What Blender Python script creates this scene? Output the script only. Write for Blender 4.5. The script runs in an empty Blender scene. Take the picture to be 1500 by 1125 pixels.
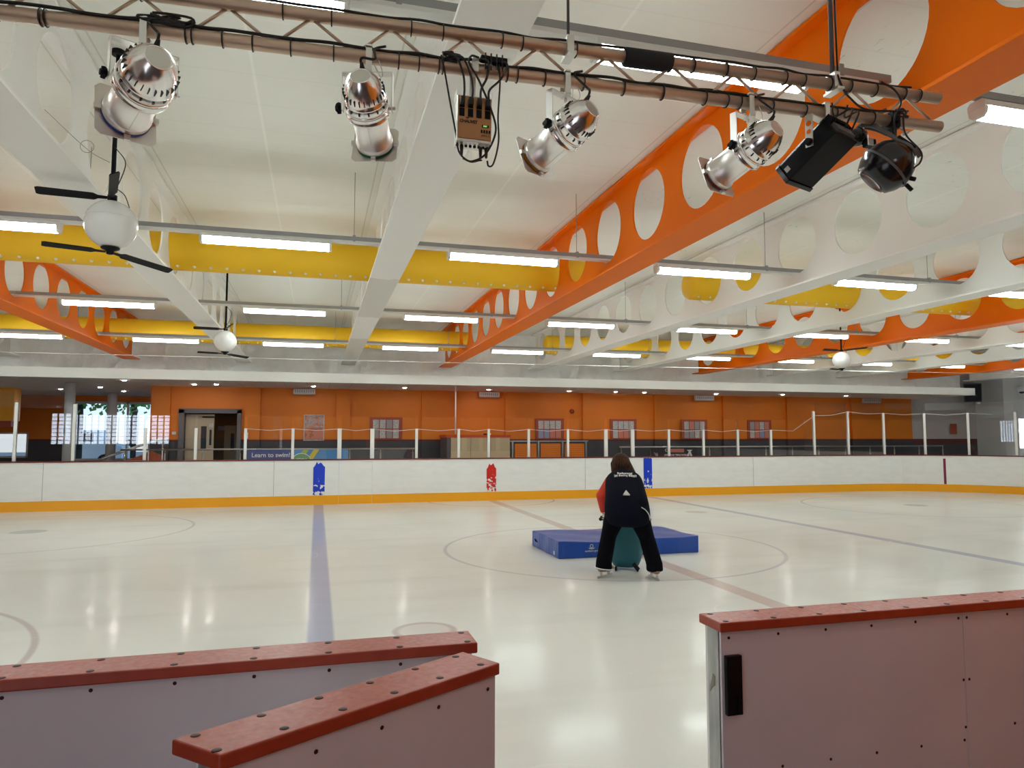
import bpy, math, random
from mathutils import Vector, Matrix, Quaternion
random.seed(7)
C = bpy.context.scene
COL = C.collection
PI = math.pi
R = math.radians

# ---------------------------------------------------------------- materials
def mat(name, col, rough=0.5, metal=0.0, spec=0.5, emit=None, estr=0.0, alpha=None):
    m = bpy.data.materials.new(name)
    m.use_nodes = True
    b = m.node_tree.nodes['Principled BSDF']
    b.inputs['Base Color'].default_value = (*col, 1)
    b.inputs['Roughness'].default_value = rough
    b.inputs['Metallic'].default_value = metal
    b.inputs['Specular IOR Level'].default_value = spec
    if emit:
        b.inputs['Emission Color'].default_value = (*emit, 1)
        b.inputs['Emission Strength'].default_value = estr
    return m

class NT:
    """small helper to write node graphs"""
    def __init__(self, m):
        self.t = m.node_tree; self.n = self.t.nodes; self.l = self.t.links
        self.b = self.n['Principled BSDF']
        self.tc = self.n.new('ShaderNodeTexCoord')
    def sep(self):
        s = self.n.new('ShaderNodeSeparateXYZ'); self.l.new(self.tc.outputs['Object'], s.inputs[0])
        return s.outputs[0], s.outputs[1], s.outputs[2]
    def m(self, op, a, b=None, c=None):
        x = self.n.new('ShaderNodeMath'); x.operation = op
        for i, v in enumerate((a, b, c)):
            if v is None: continue
            if isinstance(v, (int, float)): x.inputs[i].default_value = v
            else: self.l.new(v, x.inputs[i])
        return x.outputs[0]
    def step(self, d, w, soft):
        """1 where d < w, fading over soft"""
        x = self.n.new('ShaderNodeMapRange'); x.interpolation_type = 'SMOOTHSTEP'
        self.l.new(d, x.inputs['Value'])
        x.inputs['From Min'].default_value = w - soft; x.inputs['From Max'].default_value = w + soft
        x.inputs['To Min'].default_value = 1; x.inputs['To Max'].default_value = 0
        return x.outputs[0]
    def band(self, v, lo, hi):
        return self.m('MULTIPLY', self.m('GREATER_THAN', v, lo), self.m('LESS_THAN', v, hi))
    def noise(self, scale, detail=3, vec=None, stretch=None):
        n = self.n.new('ShaderNodeTexNoise'); n.inputs['Scale'].default_value = scale; n.inputs['Detail'].default_value = detail
        src = self.tc.outputs['Object']
        if stretch:
            mp = self.n.new('ShaderNodeMapping'); mp.inputs['Scale'].default_value = stretch
            self.l.new(src, mp.inputs[0]); src = mp.outputs[0]
        self.l.new(src, n.inputs['Vector'])
        return n.outputs['Fac']
    def ramp(self, v, a, b, lo=0.0, hi=1.0):
        x = self.n.new('ShaderNodeMapRange'); self.l.new(v, x.inputs['Value'])
        x.inputs['From Min'].default_value = a; x.inputs['From Max'].default_value = b
        x.inputs['To Min'].default_value = lo; x.inputs['To Max'].default_value = hi
        return x.outputs[0]
    def mix(self, f, a, b):
        x = self.n.new('ShaderNodeMix'); x.data_type = 'RGBA'
        for i, v in ((0, f), (6, a), (7, b)):
            if isinstance(v, (int, float)): x.inputs[i].default_value = v
            elif isinstance(v, tuple): x.inputs[i].default_value = (*v, 1)
            else: self.l.new(v, x.inputs[i])
        return x.outputs[2]
    def color(self, v): self.l.new(v, self.b.inputs['Base Color'])
    def bump(self, v, s, d=0.01):
        x = self.n.new('ShaderNodeBump'); x.inputs['Strength'].default_value = s; x.inputs['Distance'].default_value = d
        self.l.new(v, x.inputs['Height']); self.l.new(x.outputs[0], self.b.inputs['Normal'])

M = {}
M['white'] = mat('white_paint', (.90, .89, .86), .45)
M['orange'] = mat('orange_paint', (.90, .178, .0015), .45, spec=.13)
M['duct'] = mat('yellow_fabric', (.86, .50, .006), .6)
M['nozzle'] = mat('nozzle_white', (.8, .75, .6), .5)
M['post'] = mat('post_white', (.82, .82, .80), .4)
M['grey'] = mat('galvanised_grey', (.36, .36, .37), .45, .3)
M['steel'] = mat('stainless', (.62, .62, .62), .28, 1)
M['chrome'] = mat('polished_aluminium', (.90, .89, .88), .20, 1)
M['barrel'] = mat('satin_aluminium', (.93, .92, .90), .40, 1)
M['alu'] = mat('brushed_aluminium', (.70, .68, .65), .38, 1)
M['truss'] = mat('truss_tube', (.56, .42, .32), .42, .7)
M['black'] = mat('black_plastic', (.006, .006, .008), .5, spec=.16)
M['blackgloss'] = mat('black_gloss', (.010, .010, .014), .18)
M['cable'] = mat('cable_black', (.010, .009, .009), .5)
M['ext'] = mat('black_fabric', (.02, .02, .024), .9)
M['darkgrey'] = mat('dark_grey', (.10, .10, .105), .6)
M['capred'] = mat('cap_red', (.40, .068, .034), .38)
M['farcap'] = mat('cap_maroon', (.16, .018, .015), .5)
M['kick'] = mat('kick_yellow', (.90, .40, .004), .35)
M['redtop'] = mat('red_laminate', (.66, .07, .008), .5)
M['screw'] = mat('screw_dark', (.05, .012, .01), .5, .5)
M['lamp'] = mat('lamp_diffuser', (.9, .9, .9), .4, emit=(.90, 1.0, .975), estr=16.5)
M['lampend'] = mat('lamp_end', (.82, .82, .80), .4)
M['down'] = mat('downlight_lit', (.9, .9, .9), .4, emit=(1, .96, .90), estr=80)
M['fillspot'] = mat('fill_light_emission', (.9, .9, .9), .4, emit=(.90, .94, 1), estr=8)  # glow of the added fill lights above the near barrier
M['doorfill'] = mat('fill_door_glow', (.8, .85, .9), .5, emit=(.90, .92, .98), estr=.9)  # glow of the added door, fills the barrier from the left
M['blue'] = mat('mat_vinyl_blue', (.012, .065, .37), .32)
M['navy'] = mat('navy_cloth', (.0035, .004, .011), .85, spec=.12)
M['trouser'] = mat('black_cloth', (.003, .003, .006), .9, spec=.1)
M['redcloth'] = mat('red_cloth', (.62, .035, .012), .7)
M['skin'] = mat('skin', (.62, .36, .26), .5)
M['boot'] = mat('boot_tan', (.30, .20, .15), .5)
M['print'] = mat('white_print', (.85, .85, .85), .6)
M['printgrey'] = mat('reflective_print', (.6, .6, .58), .5)
M['teal'] = mat('teal_plastic', (.012, .12, .16), .4)
M['green'] = mat('badge_green', (.16, .42, .14), .5)
M['limegreen'] = mat('lime', (.50, .62, .05), .5)
M['yellow'] = mat('ribbon_yellow', (.85, .70, .02), .5)
M['skyblue'] = mat('banner_sky', (.10, .34, .72), .5)
M['bannerblue'] = mat('banner_navy', (.035, .05, .28), .5)
M['bannerdark'] = mat('banner_dark', (.045, .035, .042), .6)
M['poster'] = mat('poster_print', (.55, .20, .11), .4)
M['maroon'] = mat('board_maroon', (.36, .055, .025), .5)
M['paper'] = mat('paper', (.62, .60, .58), .6)
M['papergrey'] = mat('paper_grey', (.32, .31, .32), .6)
M['paperpink'] = mat('paper_pink', (.62, .22, .16), .6)
M['paperblue'] = mat('paper_blue', (.25, .32, .5), .6)
M['ventgrey'] = mat('heater_grey', (.66, .62, .61), .6)
M['cream'] = mat('cream_laminate', (.58, .47, .33), .5)
M['doorwood'] = mat('door_cream', (.46, .36, .25), .5)
M['frame'] = mat('door_frame_grey', (.13, .115, .125), .5)
M['dim'] = mat('corridor_brown', (.17, .11, .065), .7)
M['glassdark'] = mat('dark_vision_glass', (.03, .035, .05), .1)
M['benchor'] = mat('bench_orange', (.80, .16, .01), .45)
M['gelblue'] = mat('gel_blue', (.02, .08, .55), .4)
M['gelgreen'] = mat('gel_green', (.0, .28, .10), .4)
M['gelorange'] = mat('gel_orange', (.85, .28, .0), .4)
M['gelred'] = mat('gel_red', (.35, .05, .02), .4)
M['packface'] = mat('pack_copper', (.42, .20, .085), .4, .5)
M['lcd'] = mat('lcd_green', (.3, .6, .1), .4, emit=(.35, .8, .15), estr=1.0)
M['bark'] = mat('bark', (.03, .03, .025), .9)
M['leaf'] = mat('leaves', (.16, .42, .10), .8)
M['tarmac'] = mat('tarmac', (.35, .36, .36), .9)
M['vehicle'] = mat('vehicle_white', (.75, .78, .8), .4)
M['winframe'] = mat('window_frame', (.70, .72, .72), .4)
M['pane_lit'] = mat('daylit_glazing', (.85, .9, 1.0), .6, emit=(.80, .88, 1.0), estr=5.0)

m = mat('column_grey', (.50, .50, .51), .5); M['column'] = m
# hand-painted fan shell etc.
M['fanwhite'] = mat('fan_white', (.80, .80, .78), .22)

def make_glass():
    m = bpy.data.materials.new('clear_glass'); m.use_nodes = True
    t = m.node_tree; t.nodes.remove(t.nodes['Principled BSDF'])
    o = t.nodes['Material Output']
    tr = t.nodes.new('ShaderNodeBsdfTransparent'); tr.inputs[0].default_value = (.97, .98, .98, 1)
    gl = t.nodes.new('ShaderNodeBsdfGlossy'); gl.inputs['Roughness'].default_value = .0
    fr = t.nodes.new('ShaderNodeFresnel'); fr.inputs['IOR'].default_value = 1.5
    mx = t.nodes.new('ShaderNodeMixShader')
    t.links.new(fr.outputs[0], mx.inputs[0]); t.links.new(tr.outputs[0], mx.inputs[1]); t.links.new(gl.outputs[0], mx.inputs[2])
    t.links.new(mx.outputs[0], o.inputs[0])
    return m
M['glass'] = make_glass()

def make_ice():
    m = mat('ice', (.80, .80, .76), .16, spec=.22); g = NT(m)
    X, Y, Z = g.sep()
    cloud = g.noise(.35, 5, stretch=(1.0, .5, 1))
    base = g.mix(g.ramp(cloud, .35, .65), (.75, .75, .715), (.86, .86, .815))
    swirl = g.noise(1.1, 4, stretch=(.35, 1.6, 1))
    base = g.mix(g.ramp(swirl, .52, .72, 0, .4), base, (.66, .66, .63))
    lines = None
    def add(cur, f, col, k):
        return g.mix(g.m('MULTIPLY', f, k), cur, col)
    inY = g.band(Y, 2.3, 18.95)
    for x, col, k in ((.06, (.30, .32, .56), .62), (9.36, (.33, .33, .50), .55), (4.64, (.56, .36, .32), .55)):
        f = g.m('MULTIPLY', g.step(g.m('ABSOLUTE', g.m('SUBTRACT', X, x)), .115, .02), inY)
        base = add(base, f, col, k)
    def dist(cx, cy):
        return g.m('SQRT', g.m('ADD', g.m('POWER', g.m('SUBTRACT', X, cx), 2), g.m('POWER', g.m('SUBTRACT', Y, cy), 2)))
    for cx, cy, r, col, k in ((4.5, 10.5, 2.6, (.42, .40, .50), .5), (-5.1, 15.05, 2.78, (.48, .44, .45), .5),
                              (-5.05, 6.2, 2.88, (.48, .36, .38), .6), (14.77, 14.8, 2.7, (.48, .40, .40), .5), (14.77, 6.2, 2.7, (.48, .40, .40), .6),
                              (4.64, 19.1, 1.75, (.50, .42, .36), .7)):
        f = g.step(g.m('ABSOLUTE', g.m('SUBTRACT', dist(cx, cy), r)), .028, .016)
        base = add(base, f, col, k)
    for cx, cy, r, col in ((-5.1, 15.05, .3, (.42, .42, .41)), (14.77, 14.8, .28, (.44, .42, .40)), (8.53, 14.84, .25, (.62, .48, .45)), (4.6, 10.5, .22, (.4, .4, .55))):
        base = add(base, g.step(dist(cx, cy), r, .03), col, .6)
    d = dist(.97, 6.5)
    base = add(base, g.step(g.m('ABSOLUTE', g.m('SUBTRACT', d, .26)), .03, .02), (.52, .40, .40), .7)
    base = add(base, g.step(d, .25, .02), (.66, .58, .56), .5)
    # fine scratches left by skates
    w = g.n.new('ShaderNodeTexNoise'); w.inputs['Scale'].default_value = .25; w.inputs['Detail'].default_value = 1
    g.l.new(g.tc.outputs['Object'], w.inputs['Vector'])
    sc = g.m('FRACT', g.m('MULTIPLY', w.outputs['Fac'], 16))
    base = add(base, g.step(g.m('ABSOLUTE', g.m('SUBTRACT', sc, .5)), .004, .004), (.88, .88, .86), .5)
    g.color(base)
    rr = g.ramp(g.noise(1.3, 5, stretch=(.4, 1.2, 1)), .3, .7, .08, .24)
    g.b.inputs['Roughness'].default_value = 1; g.b.inputs['Specular IOR Level'].default_value = 0
    gl = g.n.new('ShaderNodeBsdfGlossy'); gl.inputs['Color'].default_value = (.9, .92, .9, 1); g.l.new(rr, gl.inputs['Roughness'])
    bp = g.n.new('ShaderNodeBump'); bp.inputs['Strength'].default_value = .05; bp.inputs['Distance'].default_value = .02
    g.l.new(g.noise(2.2, 3, stretch=(1, .5, 1)), bp.inputs['Height']); g.l.new(bp.outputs[0], gl.inputs['Normal'])
    fr = g.n.new('ShaderNodeFresnel'); fr.inputs['IOR'].default_value = 1.31
    mx = g.n.new('ShaderNodeMixShader'); g.l.new(g.m('MULTIPLY', fr.outputs[0], .74), mx.inputs[0])
    g.l.new(g.b.outputs[0], mx.inputs[1]); g.l.new(gl.outputs[0], mx.inputs[2])
    g.l.new(mx.outputs[0], g.n['Material Output'].inputs[0])
    return m
M['ice'] = make_ice()

def make_ceiling():
    m = mat('ceiling_panels', (.80, .79, .73), .55); g = NT(m)
    X, Y, Z = g.sep()
    base = g.mix(g.ramp(g.noise(.8, 4), .35, .7), (.86, .85, .79), (.81, .80, .74))
    # light joints midway in each bay and cross joints, thin dark joints beside each beam
    fx = g.m('ABSOLUTE', g.m('SUBTRACT', g.m('FRACT', g.m('DIVIDE', g.m('ADD', X, .585 + 275), 2.75)), .5))
    fx2 = g.m('ABSOLUTE', g.m('SUBTRACT', fx, .5))           # 0 at bay centre
    base = g.mix(g.m('MULTIPLY', g.step(fx2, .004, .003), .8), base, (.93, .92, .87))
    base = g.mix(g.m('MULTIPLY', g.step(g.m('ABSOLUTE', g.m('SUBTRACT', fx2, .43)), .0025, .002), .6), base, (.50, .49, .45))
    fy = g.m('ABSOLUTE', g.m('SUBTRACT', g.m('FRACT', g.m('DIVIDE', g.m('ADD', Y, 30), 2.28)), .5))
    base = g.mix(g.m('MULTIPLY', g.step(fy, .0035, .003), .5), base, (.90, .88, .82))
    rib = g.m('ABSOLUTE', g.m('SUBTRACT', g.m('FRACT', g.m('DIVIDE', g.m('ADD', Y, 30), .57)), .5))
    base = g.mix(g.m('MULTIPLY', g.step(rib, .012, .01), .16), base, (.55, .54, .50))
    # scuffed patches right of the big orange beam
    sp = g.noise(9, 6, stretch=(2.5, .8, 1))
    msk = g.ramp(g.noise(.5, 2), .5, .6)
    wear = g.m('MULTIPLY', g.m('MULTIPLY', g.ramp(sp, .66, .70), msk), g.m('GREATER_THAN', X, 3.7))
    base = g.mix(g.m('MULTIPLY', wear, .6), base, (.35, .38, .33))
    g.color(base)
    return m
M['ceiling'] = make_ceiling()

def make_wall():
    m = mat('orange_wall', (.72, .2, .01), .55); g = NT(m)
    X, Y, Z = g.sep()
    n = g.mix(g.ramp(g.noise(1.2, 3), .3, .7), (.74, .185, .004), (.80, .21, .006))
    dark = g.m('LESS_THAN', Z, 1.62)
    n = g.mix(dark, n, (.055, .052, .060))
    trim = g.band(Z, 1.60, 1.66)
    n = g.mix(trim, n, (.13, .020, .012))
    g.color(n); return m
M['wall'] = make_wall()
M['wallbounce'] = mat('orange_bounce_wall', (.86, .24, .004), .55)  # for the added wall that bounces orange onto the barrier
m = mat('wall_grey_dado', (.5, .47, .46), .6); g = NT(m); X, Y, Z = g.sep()
n = g.mix(g.m('LESS_THAN', Z, 1.66), (.50, .46, .45), (.13, .03, .025)); n = g.mix(g.m('LESS_THAN', Z, 1.46), n, (.06, .06, .07)); g.color(n); M['wallgrey'] = m
M['wallwhite'] = mat('wall_white', (.72, .72, .70), .6)
m = mat('soffit_tiles', (.5, .47, .45), .7); g = NT(m); X, Y, Z = g.sep()
fx = g.m('ABSOLUTE', g.m('SUBTRACT', g.m('FRACT', g.m('DIVIDE', g.m('ADD', X, 60), .6)), .5))
g.color(g.mix(g.m('MULTIPLY', g.step(fx, .012, .008), .6), (.74, .71, .68), (.34, .30, .28))); M['soffit'] = m
M['fascia'] = mat('fascia_white', (.78, .77, .73), .5)
m = mat('foil_sheet', (.70, .69, .67), .35); g = NT(m)
g.color(g.mix(g.ramp(g.noise(1.5, 5), .35, .7), (.90, .89, .87), (.78, .775, .76)))
g.bump(g.noise(1.6, 4, stretch=(1.2, 1, 1.0)), .55, .12); M['foil'] = m
m = mat('rubber_floor', (.06, .055, .055), .8); g = NT(m)
g.color(g.mix(g.noise(60, 2), (.05, .045, .045), (.09, .08, .078))); M['rubber'] = m
M['walk'] = mat('walkway_vinyl', (.50, .46, .42), .6)
m = mat('board_plastic', (.82, .82, .80), .3); g = NT(m)
g.color(g.mix(g.ramp(g.noise(2.5, 5, stretch=(1, 1, 3)), .4, .7), (.88, .885, .87), (.83, .84, .83))); M['board'] = m
m = mat('barrier_panel', (.70, .64, .66), .28); g = NT(m)
g.color(g.mix(g.ramp(g.noise(3, 5), .35, .7), (.70, .66, .71), (.64, .60, .65))); M['panel'] = m
m = mat('endplate_zinc', (.5, .52, .5), .42, .8); g = NT(m)
g.color(g.mix(g.ramp(g.noise(14, 4, stretch=(1, 1, .3)), .4, .65), (.55, .57, .56), (.34, .36, .36))); M['zinc'] = m
m = mat('cap_scuffed', (.40, .068, .034), .38); g = NT(m)
g.color(g.mix(g.ramp(g.noise(25, 5), .35, .75), (.40, .056, .026), (.34, .044, .021)))
g.l.new(g.ramp(g.noise(60, 3), .3, .7, .30, .46), g.b.inputs['Roughness']); g.bump(g.noise(220, 2), .12, .001); M['cap'] = m
m = mat('beam_white_patched', (.80, .79, .75), .45); g = NT(m); X, Y, Z = g.sep()
yy = g.m('ADD', Y, g.m('MULTIPLY', g.noise(6, 2), .25))
pch = g.m('ADD', g.band(yy, 7.4, 10.4), g.band(yy, 13.1, 19.0))
g.color(g.mix(pch, (.90, .89, .86), (.74, .72, .68))); M['whitepatch'] = m
def stripe_mat(name, col, amt):
    m = mat(name, col, .35); g = NT(m); X, Y, Z = g.sep()
    n = g.noise(13, 5, stretch=(1, 1, .9))
    th = g.ramp(Z, .25, 1.1, .5 - amt * .1, .78)
    wear = g.m('GREATER_THAN', n, th)
    g.color(g.mix(wear, col, (.83, .83, .82))); return m
M['stripeblue'] = stripe_mat('stripe_blue', (.004, .045, .62), .0)
M['stripered'] = stripe_mat('stripe_red', (.62, .012, .008), .5)
M['stripemaroon'] = mat('stripe_maroon', (.22, .01, .06), .4)
m = mat('perforated_orange', (.8, .16, .01), .45); g = NT(m); X, Y, Z = g.sep()
hx = g.m('SUBTRACT', g.m('FRACT', g.m('MULTIPLY', X, 16)), .5); hz = g.m('SUBTRACT', g.m('FRACT', g.m('MULTIPLY', Z, 16)), .5)
hole = g.step(g.m('SQRT', g.m('ADD', g.m('POWER', hx, 2), g.m('POWER', hz, 2))), .26, .05)
g.color(g.mix(g.m('MULTIPLY', hole, .75), (.95, .24, .012), (.28, .06, .01))); M['perfor'] = m
m = mat('perforated_cream', (.6, .5, .36), .5); g = NT(m); X, Y, Z = g.sep()
hx = g.m('SUBTRACT', g.m('FRACT', g.m('MULTIPLY', X, 22)), .5); hz = g.m('SUBTRACT', g.m('FRACT', g.m('MULTIPLY', Z, 22)), .5)
hole = g.step(g.m('SQRT', g.m('ADD', g.m('POWER', hx, 2), g.m('POWER', hz, 2))), .25, .05)
grp = g.m('LESS_THAN', g.m('ABSOLUTE', g.m('SUBTRACT', g.m('FRACT', g.m('DIVIDE', X, .52)), .5)), .38)
msk = g.m('MULTIPLY', g.m('MULTIPLY', grp, g.m('GREATER_THAN', Z, .92)), hole)
g.color(g.mix(g.m('MULTIPLY', msk, .8), (.74, .57, .36), (.16, .10, .06))); M['perfcream'] = m
m = mat('hair_brown', (.06, .025, .012), .6, spec=.2); g = NT(m)
g.color(g.mix(g.ramp(g.noise(30, 3, stretch=(3, 3, .5)), .35, .7), (.020, .008, .004), (.085, .032, .013))); g.bump(g.noise(60, 2, stretch=(3, 3, .3)), .6, .01); M['hair'] = m
m = mat('glove_print', (.8, .78, .7), .8); g = NT(m)
g.color(g.mix(g.ramp(g.noise(28, 1), .52, .56), (.80, .77, .68), (.02, .02, .02))); M['glove'] = m
m = mat('vinyl_creased', (.012, .065, .37), .3); g = NT(m)
g.color(g.mix(g.noise(3, 3), (.010, .055, .33), (.018, .085, .43))); g.bump(g.noise(4, 4, stretch=(1, 1, .6)), .35, .04); M['vinyl'] = m
m = mat('paper_sheet', (.6, .6, .6), .6); g = NT(m); g.color(g.mix(g.ramp(g.noise(22, 3, stretch=(1, 1, 2)), .4, .6), (.62, .60, .58), (.40, .39, .39))); M['paper'] = m
m = mat('poster_art', (.6, .2, .1), .4); g = NT(m); X, Y, Z = g.sep()
n = g.mix(g.ramp(g.noise(7, 2), .45, .55), (.62, .24, .13), (.50, .13, .07))
n = g.mix(g.m('MULTIPLY', g.m('GREATER_THAN', Z, .0), g.ramp(g.noise(14, 3), .42, .6)), n, (.42, .40, .40)); g.color(n); M['poster'] = m

# ---------------------------------------------------------------- mesh builder
class MB:
    def __init__(s): s.v = []; s.f = []; s.sm = []; s.mi = []
    def add(s, vs, fs, smooth=False, mi=0):
        k = len(s.v); s.v += [tuple(p) for p in vs]
        for f in fs: s.f.append(tuple(i + k for i in f)); s.sm.append(smooth); s.mi.append(mi)
        return s
    def box(s, a, b, mx=None, mi=0):
        (x0, y0, z0), (x1, y1, z1) = a, b
        vs = [Vector(p) for p in ((x0,y0,z0),(x1,y0,z0),(x1,y1,z0),(x0,y1,z0),(x0,y0,z1),(x1,y0,z1),(x1,y1,z1),(x0,y1,z1))]
        if mx: vs = [mx @ p for p in vs]
        return s.add(vs, [(0,3,2,1),(4,5,6,7),(0,1,5,4),(1,2,6,5),(2,3,7,6),(3,0,4,7)], False, mi)
    def prism(s, poly, d0, d1, fn, mi=0):
        """poly in 2-D, fn(u, v, d) -> point"""
        n = len(poly)
        vs = [fn(u, v, d0) for u, v in poly] + [fn(u, v, d1) for u, v in poly]
        fs = [tuple(range(n - 1, -1, -1)), tuple(range(n, 2 * n))] + [(i, (i + 1) % n, n + (i + 1) % n, n + i) for i in range(n)]
        return s.add(vs, fs, False, mi)
    def tube(s, pts, r, seg=8, cap=True, smooth=True):
        pts = [Vector(p) for p in pts]; n = len(pts)
        rr = r if isinstance(r, (list, tuple)) else [r] * n
        vs = []; up = None
        for i, p in enumerate(pts):
            t = (pts[min(i + 1, n - 1)] - pts[max(i - 1, 0)]).normalized()
            if up is None:
                up = Vector((0, 0, 1)) if abs(t.z) < .9 else Vector((1, 0, 0))
            a = t.cross(up)
            if a.length < 1e-5: a = t.orthogonal()
            a.normalize(); b = a.cross(t).normalized(); up = b
            for k in range(seg):
                q = 2 * PI * k / seg
                vs.append(p + (a * math.cos(q) + b * math.sin(q)) * rr[i])
        fs = []
        for i in range(n - 1):
            for k in range(seg):
                k2 = (k + 1) % seg
                fs.append((i*seg + k, i*seg + k2, (i+1)*seg + k2, (i+1)*seg + k))
        s.add(vs, fs, smooth)
        if cap:
            s.add(vs[:seg], [tuple(range(seg))][::-1]); s.add(vs[-seg:], [tuple(range(seg - 1, -1, -1))])
        return s
    def lathe(s, prof, seg=24, mx=None, smooth=True, mi=0, capends=True):
        vs = []
        for r, z in prof:
            for k in range(seg):
                q = 2 * PI * k / seg
                p = Vector((r * math.cos(q), r * math.sin(q), z))
                vs.append(mx @ p if mx else p)
        fs = [(i*seg + k, i*seg + (k+1) % seg, (i+1)*seg + (k+1) % seg, (i+1)*seg + k) for i in range(len(prof) - 1) for k in range(seg)]
        s.add(vs, fs, smooth, mi)
        if capends:
            if prof[0][0] > 1e-4: s.add(vs[:seg], [tuple(range(seg - 1, -1, -1))], False, mi)
            if prof[-1][0] > 1e-4: s.add(vs[-seg:], [tuple(range(seg))], False, mi)
        return s
    def ball(s, c, r, seg=20, rings=12, mx=None, sc=(1, 1, 1)):
        c = Vector(c)
        T = Matrix.Translation(c) @ (mx if mx else Matrix.Identity(4)) @ Matrix.Diagonal((*sc, 1))
        prof = [(max(r * math.sin(PI * i / rings), 1e-5), -r * math.cos(PI * i / rings)) for i in range(rings + 1)]
        return s.lathe(prof, seg, T, True, 0, False)
    def mesh(s, name, mats):
        me = bpy.data.meshes.new(name)
        me.from_pydata(s.v, [], s.f)
        me.polygons.foreach_set('use_smooth', s.sm)
        if not isinstance(mats, (list, tuple)): mats = [mats]
        for m in mats: me.materials.append(m)
        me.polygons.foreach_set('material_index', s.mi)
        me.update()
        import bmesh
        bm = bmesh.new(); bm.from_mesh(me)
        bmesh.ops.remove_doubles(bm, verts=bm.verts, dist=1e-6)
        bmesh.ops.recalc_face_normals(bm, faces=bm.faces)
        bm.to_mesh(me); bm.free()
        return me

def obj(name, mb, m, parent=None, bevel=0, loc=None):
    me = mb.mesh(name, m) if isinstance(mb, MB) else mb
    o = bpy.data.objects.new(name, me); COL.objects.link(o)
    if parent: o.parent = parent
    if loc: o.location = loc
    if bevel:
        b = o.modifiers.new('bevel', 'BEVEL'); b.width = bevel; b.segments = 2; b.limit_method = 'ANGLE'
    return o
def tag(o, label, cat, group=None, kind='thing'):
    o['label'] = label; o['category'] = cat; o['kind'] = kind
    if group: o['group'] = group
    return o
def thing(name, label, cat, loc=(0, 0, 0), group=None):
    o = bpy.data.objects.new(name, None); COL.objects.link(o); o.location = loc; o.empty_display_size = .1
    return tag(o, label, cat, group)
def struct(name, mb, m, parent=None, label=None):
    o = obj(name, mb, m, parent); o['kind'] = 'structure'
    if label: o['label'] = label
    return o
def copy_thing(o, loc=None, label=None):
    c = o.copy(); COL.objects.link(c)
    for ch in o.children:
        d = ch.copy(); COL.objects.link(d); d.parent = c; d.matrix_parent_inverse = ch.matrix_parent_inverse
        for g in ch.children:
            e = g.copy(); COL.objects.link(e); e.parent = d
    if loc is not None: c.location = loc
    if label: c['label'] = label
    return c
def text(name, body, size, m, parent, mx, align='LEFT', ext=.001, spacing=1.0, bold=0.0):
    cu = bpy.data.curves.new(name, 'FONT'); cu.body = body; cu.size = size; cu.extrude = ext
    cu.align_x = align; cu.space_character = spacing; cu.offset = bold
    cu.materials.append(m)
    tmp = bpy.data.objects.new(name, cu); COL.objects.link(tmp)
    bpy.context.view_layer.update()
    me = bpy.data.meshes.new_from_object(tmp.evaluated_get(bpy.context.evaluated_depsgraph_get()))
    bpy.data.objects.remove(tmp)
    o = bpy.data.objects.new(name, me); COL.objects.link(o)
    o.parent = parent; o.matrix_local = mx
    return o
def frame_mx(o, x, z):
    """matrix whose local x,y run along x and z (text plane), origin o"""
    x = Vector(x).normalized(); z = Vector(z); z = (z - x * z.dot(x)).normalized(); n = x.cross(z)
    return Matrix(((x.x, z.x, n.x, o[0]), (x.y, z.y, n.y, o[1]), (x.z, z.z, n.z, o[2]), (0, 0, 0, 1)))
def curve_pts(ctrl, n=8):
    P = [Vector(p) for p in ctrl]; P = [2 * P[0] - P[1]] + P + [2 * P[-1] - P[-2]]
    out = []
    for i in range(1, len(P) - 2):
        for k in range(n):
            t = k / n
            a, b, c, d = P[i-1], P[i], P[i+1], P[i+2]
            out.append(.5 * ((2*b) + (c - a)*t + (2*a - 5*b + 4*c - d)*t*t + (3*b - a - 3*c + d)*t**3))
    out.append(P[-2]); return out

# ---------------------------------------------------------------- setting
RX0, RX1 = -14.0, 21.0          # rink ends
YB = 19.0                       # face of the far boards
ZR = 4.84                       # roof underside
struct('floor', MB().box((-14.2, 2.07, -.1), (21.15, 19.12, 0)), M['ice'], label='white ice surface with blue and red lines under it')
struct('floor_walkway', MB().box((-16, -3, -.1), (21.2, 2.065, -.001)), M['rubber'])
struct('floor_far_walkway', MB().box((-16, 19.13, .3), (32, 28.4, .4)).box((21.2, -3, .0), (32, 19.12, .4)), M['walk'])
struct('ceiling', MB().box((-16, 1.6, ZR), (32, 22.4, ZR + .1)), M['ceiling'], label='pale panelled roof underside')
# soffit over the far walkway, its white fascia, and the low ceiling on the near side
struct('ceiling_soffit', MB().box((-16, 19.6, 3.2), (22.25, 22.2, 3.44)).box((-16, 22.2, 3.2), (-4.6, 28.4, 3.44)), M['soffit'])
struct('trim_fascia', MB().box((-16, 19.56, 3.2), (22.3, 19.6, 3.45)), M['fascia'])
struct('wall_bounce_right', MB().box((2.68, -3, 0), (2.88, 1.9, 3.2)), M['wallbounce'])  # unseen wall added close by to bounce orange light onto the barrier
struct('wall_bounce_left', MB().box((-2.1, -3, 0), (-1.9, 1.9, 3.2)), M['wallgrey'])  # unseen wall added to tint the bounce on the barrier's left side
wo = struct('added_fill_door', MB().box((-1.899, -2.7, 0), (-1.86, -2.6, 2.3)).box((-1.899, -1.25, 0), (-1.86, -1.2, 2.3)).box((-1.899, .1, 0), (-1.86, .2, 2.3)).box((-1.899, -2.6, 2.2), (-1.86, .1, 2.3)).box((-1.899, -2.6, 0), (-1.86, .1, .12)), M['winframe']); struct('pane', MB().box((-1.89, -2.6, .12), (-1.88, .1, 2.2)), M['doorfill'], wo)  # unseen glowing door added to light the barrier from the left
struct('ceiling_entry', MB().box((-16, -3, 3.2), (32, 1.58, 3.44)), M['soffit'])
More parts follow.
